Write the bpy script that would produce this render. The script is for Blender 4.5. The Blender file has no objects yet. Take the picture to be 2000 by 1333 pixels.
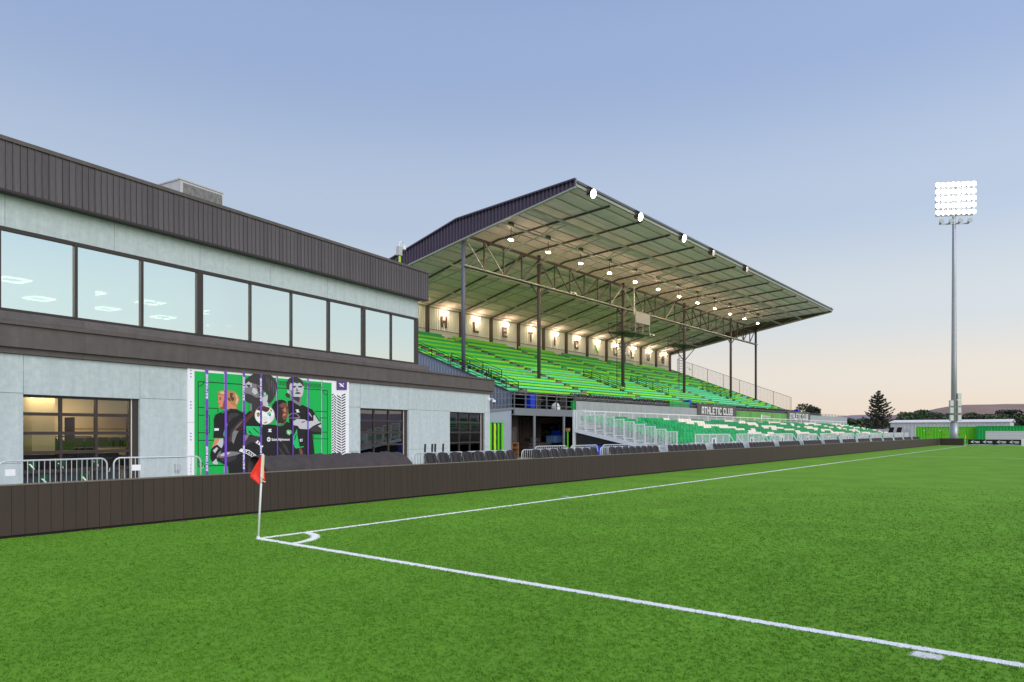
import bpy, math, random
import numpy as np
from mathutils import Vector, Matrix
rnd = random.Random(7)
R = math.radians
sc = bpy.context.scene
col = sc.collection

# ------------------------------------------------------------------ camera
cd = bpy.data.cameras.new('camera'); cam = bpy.data.objects.new('camera', cd); col.objects.link(cam)
cam.location = (0, 0, 1.9); cam.rotation_euler = (R(90), 0, R(38.41))
cd.sensor_width = 36; cd.lens = 25.04; cd.shift_y = 0.0882; cd.clip_start = 0.1; cd.clip_end = 30000
sc.camera = cam
# ------------------------------------------------------------------ sky, sun, exposure
SUN_EL, SUN_AZ = 8.0, 110.0         # dusk: a broad soft glow from beyond the pitch, right of and behind the camera
w = bpy.data.worlds.new('World'); sc.world = w; w.use_nodes = True
nt = w.node_tree; nt.nodes.clear()
N = nt.nodes.new; L = nt.links.new
sky = N('ShaderNodeTexSky'); sky.sky_type = 'NISHITA'; sky.sun_disc = False
sky.sun_elevation = R(SUN_EL); sky.sun_rotation = R(SUN_AZ); sky.altitude = 800; sky.air_density = 1.0; sky.dust_density = 0.6; sky.ozone_density = 2.0
tc = N('ShaderNodeTexCoord'); sep = N('ShaderNodeSeparateXYZ'); L(tc.outputs['Generated'], sep.inputs[0])
ramp = N('ShaderNodeValToRGB'); ramp.color_ramp.interpolation = 'EASE'
mr = N('ShaderNodeMapRange'); mr.inputs[1].default_value = -0.02; mr.inputs[2].default_value = 0.62
L(sep.outputs[2], mr.inputs[0]); L(mr.outputs[0], ramp.inputs[0])
def S(r, g, b, a=1.0):
    f = lambda c: (c/255/12.92) if c/255 <= 0.04045 else ((c/255+0.055)/1.055)**2.4
    return (f(r), f(g), f(b), a)
els = ramp.color_ramp.elements
stops = [(0.0, S(240, 216, 198)), (0.06, S(242, 224, 208)), (0.14, S(240, 230, 219)), (0.27, S(219, 226, 231)), (0.48, S(191, 207, 230)), (0.75, S(162, 183, 222)), (1.0, S(140, 163, 211))]
els[0].position, els[0].color = stops[0]
els[1].position, els[1].color = stops[-1]
for p, c in stops[1:-1]:
    e = els.new(p); e.color = c
mixs = N('ShaderNodeMix'); mixs.data_type = 'RGBA'; mixs.blend_type = 'MIX'; mixs.inputs[0].default_value = 0.9
bgm = N('ShaderNodeVectorMath'); bgm.operation = 'SCALE'; bgm.inputs[3].default_value = 0.12
# the whole sky brightens smoothly towards the dusk glow, as it already does from left to right across the frame
dot = N('ShaderNodeVectorMath'); dot.operation = 'DOT_PRODUCT'; L(tc.outputs['Generated'], dot.inputs[0]); dot.inputs[1].default_value = (math.sin(R(SUN_AZ)), math.cos(R(SUN_AZ)), 0)
glow = N('ShaderNodeMapRange'); glow.inputs[1].default_value = -1; glow.inputs[2].default_value = 1; glow.inputs[3].default_value = 0.93; glow.inputs[4].default_value = 1.30
L(dot.outputs['Value'], glow.inputs[0])
gsc = N('ShaderNodeVectorMath'); gsc.operation = 'SCALE'; L(ramp.outputs[0], gsc.inputs[0]); L(glow.outputs[0], gsc.inputs[3])
L(sky.outputs[0], bgm.inputs[0]); L(bgm.outputs[0], mixs.inputs[6]); L(gsc.outputs[0], mixs.inputs[7])
bg = N('ShaderNodeBackground'); bg.inputs[1].default_value = 1.0
L(mixs.outputs[2], bg.inputs[0])
wo = N('ShaderNodeOutputWorld'); L(bg.outputs[0], wo.inputs[0])
sd = bpy.data.lights.new('sun', 'SUN'); sd.energy = 2.3; sd.angle = R(50); sd.color = (1.0, 0.95, 0.87)
so = bpy.data.objects.new('sun', sd); col.objects.link(so)
so.rotation_euler = (R(58), 0, R(70))
so['kind'] = 'helper'
vs = sc.view_settings; vs.view_transform = 'Standard'; vs.look = 'None'; vs.exposure = 0.0; vs.gamma = 1.0; vs.use_curve_mapping = False
sc.render.engine = 'CYCLES'
sc.cycles.use_denoising = True
sc.cycles.max_bounces = 8; sc.cycles.transparent_max_bounces = 12; sc.cycles.sample_clamp_indirect = 4.0

# ------------------------------------------------------------------ materials
MATS = {}
def mat(name, c, rough=0.6, metal=0.0, var=0.0, rvar=0.0, bump=0.0, scale=8.0, spec=0.5, emit=0.0, stretch=None, c2=None, detail=4.0, streak=0.0):
    if name in MATS: return MATS[name]
    m = bpy.data.materials.new(name); m.use_nodes = True
    t = m.node_tree; b = t.nodes['Principled BSDF']
    n = t.nodes.new; l = t.links.new
    b.inputs['Roughness'].default_value = rough; b.inputs['Metallic'].default_value = metal
    b.inputs['Specular IOR Level'].default_value = spec
    b.inputs['Base Color'].default_value = c
    src = None
    if var > 0 or bump > 0 or c2:
        tcn = n('ShaderNodeTexCoord'); mp = n('ShaderNodeMapping'); l(tcn.outputs['Object'], mp.inputs[0])
        if stretch: mp.inputs['Scale'].default_value = stretch
        nz = n('ShaderNodeTexNoise'); nz.inputs['Scale'].default_value = scale; nz.inputs['Detail'].default_value = detail; nz.inputs['Roughness'].default_value = 0.65
        l(mp.outputs[0], nz.inputs['Vector'])
        if var > 0 or c2:
            rp = n('ShaderNodeValToRGB'); rp.color_ramp.elements[0].position = 0.3; rp.color_ramp.elements[1].position = 0.7
            rp.color_ramp.elements[0].color = tuple(x*(1-var) for x in c[:3])+(1,)
            rp.color_ramp.elements[1].color = c2 if c2 else tuple(min(1, x*(1+var)) for x in c[:3])+(1,)
            l(nz.outputs[0], rp.inputs[0]); src = rp.outputs[0]
        if bump > 0:
            bp = n('ShaderNodeBump'); bp.inputs['Strength'].default_value = bump; bp.inputs['Distance'].default_value = 0.02
            l(nz.outputs[0], bp.inputs['Height']); l(bp.outputs[0], b.inputs['Normal'])
    if streak > 0:      # rain streaks and scuffs with a shape of their own
        tc2 = n('ShaderNodeTexCoord'); mp2 = n('ShaderNodeMapping'); mp2.inputs['Scale'].default_value = (2.2, 2.2, 0.22); l(tc2.outputs['Object'], mp2.inputs[0])
        nz2 = n('ShaderNodeTexNoise'); nz2.inputs['Scale'].default_value = 1.6; nz2.inputs['Detail'].default_value = 7; nz2.inputs['Roughness'].default_value = 0.7; l(mp2.outputs[0], nz2.inputs['Vector'])
        mr2 = n('ShaderNodeMapRange'); mr2.inputs[1].default_value = 0.35; mr2.inputs[2].default_value = 0.68; mr2.inputs[3].default_value = 1-streak; mr2.inputs[4].default_value = 1+streak*0.5; l(nz2.outputs[0], mr2.inputs[0])
        sc2 = n('ShaderNodeVectorMath'); sc2.operation = 'SCALE'; l(mr2.outputs[0], sc2.inputs[3])
        if src: l(src, sc2.inputs[0])
        else: sc2.inputs[0].default_value = c[:3]
        src = sc2.outputs[0]
    if rvar > 0:
        oi = n('ShaderNodeObjectInfo'); m2 = n('ShaderNodeMapRange'); m2.inputs[3].default_value = 1-rvar; m2.inputs[4].default_value = 1+rvar
        l(oi.outputs['Random'], m2.inputs[0])
        sca = n('ShaderNodeVectorMath'); sca.operation = 'SCALE'; l(m2.outputs[0], sca.inputs[3])
        if src: l(src, sca.inputs[0])
        else: sca.inputs[0].default_value = c[:3]
        src = sca.outputs[0]
    if src: l(src, b.inputs['Base Color'])
    if emit > 0:
        b.inputs['Emission Color'].default_value = c; b.inputs['Emission Strength'].default_value = emit
    MATS[name] = m; return m

def glass_mat(name, refl, tint, fac, rough=0.0):
    m = bpy.data.materials.new(name); m.use_nodes = True
    t = m.node_tree; t.nodes.clear(); n = t.nodes.new; l = t.links.new
    g = n('ShaderNodeBsdfGlossy'); g.inputs['Color'].default_value = refl; g.inputs['Roughness'].default_value = rough
    tr = n('ShaderNodeBsdfTransparent'); tr.inputs['Color'].default_value = tint
    fr = n('ShaderNodeFresnel'); fr.inputs['IOR'].default_value = 1.5
    ma = n('ShaderNodeMath'); ma.operation = 'ADD'; ma.use_clamp = True; ma.inputs[1].default_value = fac; l(fr.outputs[0], ma.inputs[0])
    mx = n('ShaderNodeMixShader'); l(ma.outputs[0], mx.inputs[0]); l(tr.outputs[0], mx.inputs[1]); l(g.outputs[0], mx.inputs[2])
    o = n('ShaderNodeOutputMaterial'); l(mx.outputs[0], o.inputs[0])
    MATS[name] = m; return m

def M(n): return MATS[n]
# building
mat('render_panel', S(186, 197, 196), 0.85, var=0.10, rvar=0.02, bump=0.4, scale=5.0, detail=8, streak=0.10)
mat('brown_trim', S(92, 84, 80), 0.55, var=0.12, rvar=0.05, bump=0.1, scale=3.0, streak=0.16)
mat('brown_dark', S(52, 44, 42), 0.5)
mat('fascia_metal', S(96, 89, 91), 0.5, metal=0.15, var=0.18, rvar=0.13, bump=0.1, scale=2.5, stretch=(6, 6, 0.6), streak=0.15)
mat('frame_dark', S(58, 48, 45), 0.45)
mat('interior_white', S(235, 236, 226), 0.8)
mat('interior_beige', S(206, 190, 160), 0.85)
mat('interior_floor', S(120, 116, 110), 0.5)
mat('light_panel', S(255, 238, 212), 0.5, emit=11.0)
mat('warm_panel', S(255, 226, 180), 0.5, emit=22.0)
mat('concrete', S(168, 170, 168), 0.85, var=0.12, bump=0.2, scale=2.0)
mat('wall_grey', S(160, 166, 164), 0.8, var=0.08, bump=0.15, scale=1.5, streak=0.12)
mat('wall_bluegrey', S(146, 156, 166), 0.75, var=0.05, scale=2.0)
mat('deck_grey', S(116, 122, 126), 0.6, var=0.06)
mat('rail_grey', S(96, 100, 104), 0.5)
mat('unit_white', S(190, 188, 186), 0.6, var=0.1, scale=4)
mat('unit_grille', S(120, 118, 114), 0.7, var=0.4, scale=9, stretch=(1, 1, .4))
glass_mat('window_glass', (0.88, 1.0, 0.965, 1), (0.80, 1.0, 0.93, 1), 0.80)
glass_mat('door_glass', (0.85, 0.9, 0.88, 1), (0.9, 0.93, 0.9, 1), 0.03)
glass_mat('dark_glass', (0.85, 0.9, 0.9, 1), (0.35, 0.36, 0.38, 1), 0.14)
# stand
mat('gable_metal', S(82, 72, 90), 0.45, metal=0.2, var=0.08, scale=1.0)
mat('ceiling_sheet', S(242, 218, 216), 0.8, var=0.10, rvar=0.04, scale=0.7)
mat('steel_dark', S(74, 66, 66), 0.55, var=0.1, scale=3)
mat('steel_blue', S(92, 94, 108), 0.5)
mat('steel_light', S(168, 168, 158), 0.55)
mat('rafter', S(84, 78, 74), 0.7)
mat('purlin', S(168, 158, 150), 0.8)
mat('wall_white', S(236, 232, 224), 0.7, var=0.05, scale=0.8)
mat('wall_post', S(84, 66, 62), 0.6)
mat('letter_brown', S(92, 74, 70), 0.6)
mat('bolt_green', S(60, 190, 75), 0.5)
mat('bench_lime', S(128, 226, 26), 0.45, var=0.08, rvar=0.10, scale=1.5)
mat('bench_green', S(15, 178, 82), 0.45, var=0.08, rvar=0.10, scale=1.5)
mat('bench_mint', S(92, 222, 158), 0.45, var=0.08, rvar=0.10, scale=1.5)
mat('tread_grey', S(150, 152, 142), 0.8, var=0.1)
mat('step_brown', S(120, 96, 88), 0.7, rvar=0.2)
mat('side_metal', S(136, 146, 164), 0.5, metal=0.2)
mat('black_plastic', S(46, 40, 38), 0.45, rvar=0.1)
mat('black_mesh', S(26, 24, 24), 0.7)
mat('black_matte', S(20, 18, 18), 0.9)
mat('tarp', S(70, 62, 60), 0.85, var=0.2, bump=0.6, scale=3.5)
mat('galv', S(206, 210, 212), 0.42, metal=0.3, var=0.06, scale=5)
mat('alu', S(228, 231, 232), 0.45, metal=0.15, var=0.05, scale=3)
mat('white_paint', S(232, 234, 232), 0.55)
mat('seat_green', S(10, 158, 82), 0.5, rvar=0.22, spec=0.35)
mat('seat_white', S(240, 226, 210), 0.65, rvar=0.06, spec=0.2)
mat('blue_plastic', S(20, 60, 200), 0.4)
mat('blue_pale', S(110, 150, 205), 0.5, var=0.2)
mat('wood', S(150, 110, 70), 0.7, var=0.2)
mat('timber_dark', S(58, 46, 40), 0.8, rvar=0.25)
mat('sign_brown', S(88, 80, 76), 0.6)
mat('sign_green', S(98, 162, 72), 0.6, rvar=0.22)
mat('lime', S(96, 200, 10), 0.45, var=0.05)
mat('lime_yellow', S(190, 225, 10), 0.45)
mat('cgreen', S(0, 165, 70), 0.45, var=0.05)
mat('cgreen_dark', S(10, 70, 25), 0.5)
mat('shutter', S(205, 206, 200), 0.6)
mat('red_flag', S(235, 45, 30), 0.6)
mat('flag_hem', S(222, 210, 170), 0.6)
mat('pole_white', S(225, 228, 225), 0.4)
mat('board', S(60, 46, 41), 0.6, var=0.05, rvar=0.06, bump=0.05, scale=40, streak=0.16)
mat('board_cap', S(128, 116, 108), 0.4, metal=0.3)
mat('mast', S(170, 172, 176), 0.45, metal=0.5, var=0.05)
mat('flood', S(255, 253, 244), 0.5, emit=14.0)
mat('flood_soft', S(255, 250, 240), 0.5, emit=6.0)
mat('pendant', S(255, 214, 178), 0.5, emit=500.0)
mat('wall_lamp', S(255, 222, 188), 0.5, emit=135.0)
mat('box_grey', S(176, 182, 182), 0.6)
# mural
for k, c in dict(black=S(24, 20, 20), gdark=S(58, 52, 52), gmid=S(128, 124, 124), glight=S(198, 196, 198), white=S(240, 240, 240), skin=S(214, 140, 100), skind=S(150, 82, 56),
                 skin2=S(122, 74, 54), skin2d=S(58, 34, 26), skin2l=S(190, 125, 95), hair=S(184, 130, 82), haird=S(92, 62, 38), hairl=S(222, 190, 140), arm=S(84, 46, 34), armd=S(48, 26, 20),
                 green2=S(20, 190, 100), crest=S(120, 190, 120), ballgrey=S(170, 172, 160), ballw=S(226, 226, 222), gold=S(170, 140, 40), mint=S(120, 200, 150), purpled=S(88, 60, 125),
                 purple=S(118, 72, 190), mgreen=S(0, 180, 76), mdark=S(52, 26, 96), dot=S(110, 90, 190)).items():
    mat('print_'+k, c, 0.5)

# ------------------------------------------------------------------ mesh helpers
class MB:
    def __init__(s): s.v = []; s.f = []
    def quad(s, a, b, c, d):
        i = len(s.v); s.v += [tuple(a), tuple(b), tuple(c), tuple(d)]; s.f.append((i, i+1, i+2, i+3)); return s
    def box(s, x0, x1, y0, y1, z0, z1):
        if x0 > x1: x0, x1 = x1, x0
        if y0 > y1: y0, y1 = y1, y0
        if z0 > z1: z0, z1 = z1, z0
        i = len(s.v)
        s.v += [(x0,y0,z0),(x1,y0,z0),(x1,y1,z0),(x0,y1,z0),(x0,y0,z1),(x1,y0,z1),(x1,y1,z1),(x0,y1,z1)]
        s.f += [(i,i+3,i+2,i+1),(i+4,i+5,i+6,i+7),(i,i+1,i+5,i+4),(i+1,i+2,i+6,i+5),(i+2,i+3,i+7,i+6),(i+3,i,i+4,i+7)]
        return s
    def beam(s, p, q, w, h=None, up=(0,0,1)):
        h = h or w; p = Vector(p); q = Vector(q); d = (q-p).normalized(); up = Vector(up)
        sd = d.cross(up)
        if sd.length < 1e-4: sd = d.cross(Vector((1,0,0)))
        sd.normalize(); u = sd.cross(d); i = len(s.v)
        for b in (p, q):
            for a, c in ((-1,-1),(1,-1),(1,1),(-1,1)):
                s.v.append(tuple(b+sd*(a*w/2)+u*(c*h/2)))
        s.f += [(i,i+1,i+2,i+3),(i+7,i+6,i+5,i+4)]+[(i+k,i+4+k,i+4+(k+1)%4,i+(k+1)%4) for k in range(4)]
        return s
    def path(s, pts, r, n=8, r1=None, closed=False):
        pts = [Vector(p) for p in pts]; m = len(pts); i0 = len(s.v)
        prev = None
        for k, p in enumerate(pts):
            d = (pts[min(k+1, m-1)]-pts[max(k-1, 0)]).normalized()
            a = Vector((0,0,1)) if abs(d.z) < 0.9 else Vector((1,0,0))
            if prev is not None: a = prev
            x = d.cross(a).normalized(); y = x.cross(d).normalized(); prev = y
            rr = r if r1 is None else r+(r1-r)*k/(m-1)
            for j in range(n):
                t = 2*math.pi*j/n; s.v.append(tuple(p+x*(rr*math.cos(t))+y*(rr*math.sin(t))))
        for k in range(m-1):
            for j in range(n):
                a = i0+k*n+j; b = i0+k*n+(j+1)%n
                s.f.append((a, b, b+n, a+n))
        s.f.append(tuple(i0+j for j in range(n))[::-1]); s.f.append(tuple(i0+(m-1)*n+j for j in range(n)))
        return s
    def prism(s, poly, fn, t0, t1):
        """poly: 2d outline; fn(a,b,t) -> 3d point; extruded between t0 and t1"""
        n = len(poly); i = len(s.v)
        s.v += [tuple(fn(a, b, t0)) for a, b in poly]+[tuple(fn(a, b, t1)) for a, b in poly]
        s.f += [tuple(range(i, i+n)), tuple(range(i+2*n-1, i+n-1, -1))]
        s.f += [(i+k, i+n+k, i+n+(k+1) % n, i+(k+1) % n) for k in range(n)]
        return s
    def ngon(s, pts):
        i = len(s.v); s.v += [tuple(p) for p in pts]; s.f.append(tuple(range(i, i+len(pts)))); return s
    def mesh(s, name, m, smooth=False, off=None):
        me = bpy.data.meshes.new(name)
        vv = s.v if off is None else [(a-off[0], b-off[1], c-off[2]) for a, b, c in s.v]
        me.from_pydata(vv, [], s.f); me.validate(); me.update()
        me.materials.append(M(m) if isinstance(m, str) else m)
        if smooth:
            me.polygons.foreach_set('use_smooth', [True]*len(me.polygons))
        return me

ORG = {}
def tag(o, label=None, cat=None, group=None, kind=None):
    if label: o['label'] = label
    if cat: o['category'] = cat
    if group: o['group'] = group
    if kind: o['kind'] = kind
    return o
def root_of(o):
    while o.parent: o = o.parent
    return o
def obj(name, mb, m, parent=None, smooth=False, loc=None, fix=True):
    """one mesh object; children of an Empty at `org` keep world coordinates in the builder when fix is set"""
    off = None
    if parent is not None and fix:
        off = ORG.get(root_of(parent).name)
    me = mb if isinstance(mb, bpy.types.Mesh) else mb.mesh(name, m, smooth, off)
    o = bpy.data.objects.new(name, me); col.objects.link(o)
    if parent is not None: o.parent = parent
    if loc is not None: o.location = loc
    return o
def thing(name, label, cat, loc=(0,0,0), rz=0, group=None, local=False):
    """an Empty at the thing's base. local=True: children are built in its own coordinates"""
    o = bpy.data.objects.new(name, None); col.objects.link(o)
    o.empty_display_size = 0.3
    o.location = loc; o.rotation_euler = (0, 0, rz)
    if not local: ORG[o.name] = tuple(loc)
    return tag(o, label, cat, group)
def solo(name, mb, m, label, cat, org=(0,0,0), group=None, smooth=False, rz=0):
    me = mb.mesh(name, m, smooth, org if rz == 0 else None)
    o = bpy.data.objects.new(name, me); col.objects.link(o); o.location = org; o.rotation_euler = (0,0,rz)
    return tag(o, label, cat, group)
def copy_tree(o, parent=None):
    c = o.copy(); col.objects.link(c); c.parent = parent
    if o.name in ORG: ORG[c.name] = ORG[o.name]
    for ch in o.children: copy_tree(ch, c)
    return c
def nth(i):
    names = ['first','second','third','fourth','fifth','sixth','seventh','eighth','ninth','tenth','eleventh','twelfth','thirteenth','fourteenth','fifteenth','sixteenth','seventeenth','eighteenth','nineteenth','twentieth']
    if i < 20: return names[i]
    return 'twenty-'+names[i-20] if i < 29 else 'thirtieth' if i == 29 else 'thirty-'+names[i-30] if i < 39 else '%dth' % (i+1)
def text_mesh(name, body, size, m, extrude=0.004, offset=0.0, shear=0.0, align='LEFT', spacing=1.0):
    cu = bpy.data.curves.new(name, 'FONT'); cu.body = body; cu.size = size; cu.extrude = extrude; cu.offset = offset; cu.shear = shear
    cu.align_x = align; cu.space_character = spacing; cu.resolution_u = 2
    to = bpy.data.objects.new(name, cu); col.objects.link(to)
    bpy.context.view_layer.update()
    me = bpy.data.meshes.new_from_object(to.evaluated_get(bpy.context.evaluated_depsgraph_get()))
    bpy.data.objects.remove(to); bpy.data.curves.remove(cu)
    me.materials.clear(); me.materials.append(M(m)); me.name = name
    return me
# block capitals as outlines of rectangles on a unit-height cell
def block_letter(ch, w, h, t):
    r = []
    V = lambda x0, z0=0, z1=None: r.append((x0, x0+t, z0, h if z1 is None else z1))
    Hh = lambda z0, x0=0, x1=None: r.append((x0, w if x1 is None else x1, z0, z0+t*0.9))
    if ch == 'A': V(0, 0, h*.8); V(w-t, 0, h*.8); r.append((t*.35, w-t*.35, h*.8, h)); r.append((t, w-t, h*.22, h*.38))
    if ch == 'T': V(w/2-t/2, 0, h-t*.9); Hh(h-t*.9)
    if ch == 'H': V(0); V(w-t); Hh(h/2-t*.45, t, w-t)
    if ch == 'L': V(0); Hh(0, t)
    if ch == 'E': V(0); Hh(0, t); Hh(h-t*.9, t); Hh(h/2-t*.45, t, w*.85)
    if ch == 'I': V(w/2-t/2)
    if ch == 'C': V(0, t*.3, h-t*.3); Hh(0, t*.3*0+t, w-t*.15); Hh(h-t*.9, t, w-t*.15); r.append((w-t, w, t*.9, h*.32)); r.append((w-t, w, h*.68, h-t*.9))
    if ch == 'U': V(0, t*.3); V(w-t, t*.3); Hh(0, t, w-t)
    if ch == 'B': V(0); Hh(0, t, w-t*.3); Hh(h-t*.9, t, w-t*.4); Hh(h/2-t*.45, t, w-t*.35); r.append((w-t, w, t*.7, h/2-t*.3)); r.append((w-t*1.05, w-t*.05, h/2+t*.3, h-t*.7))
    return r
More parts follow.
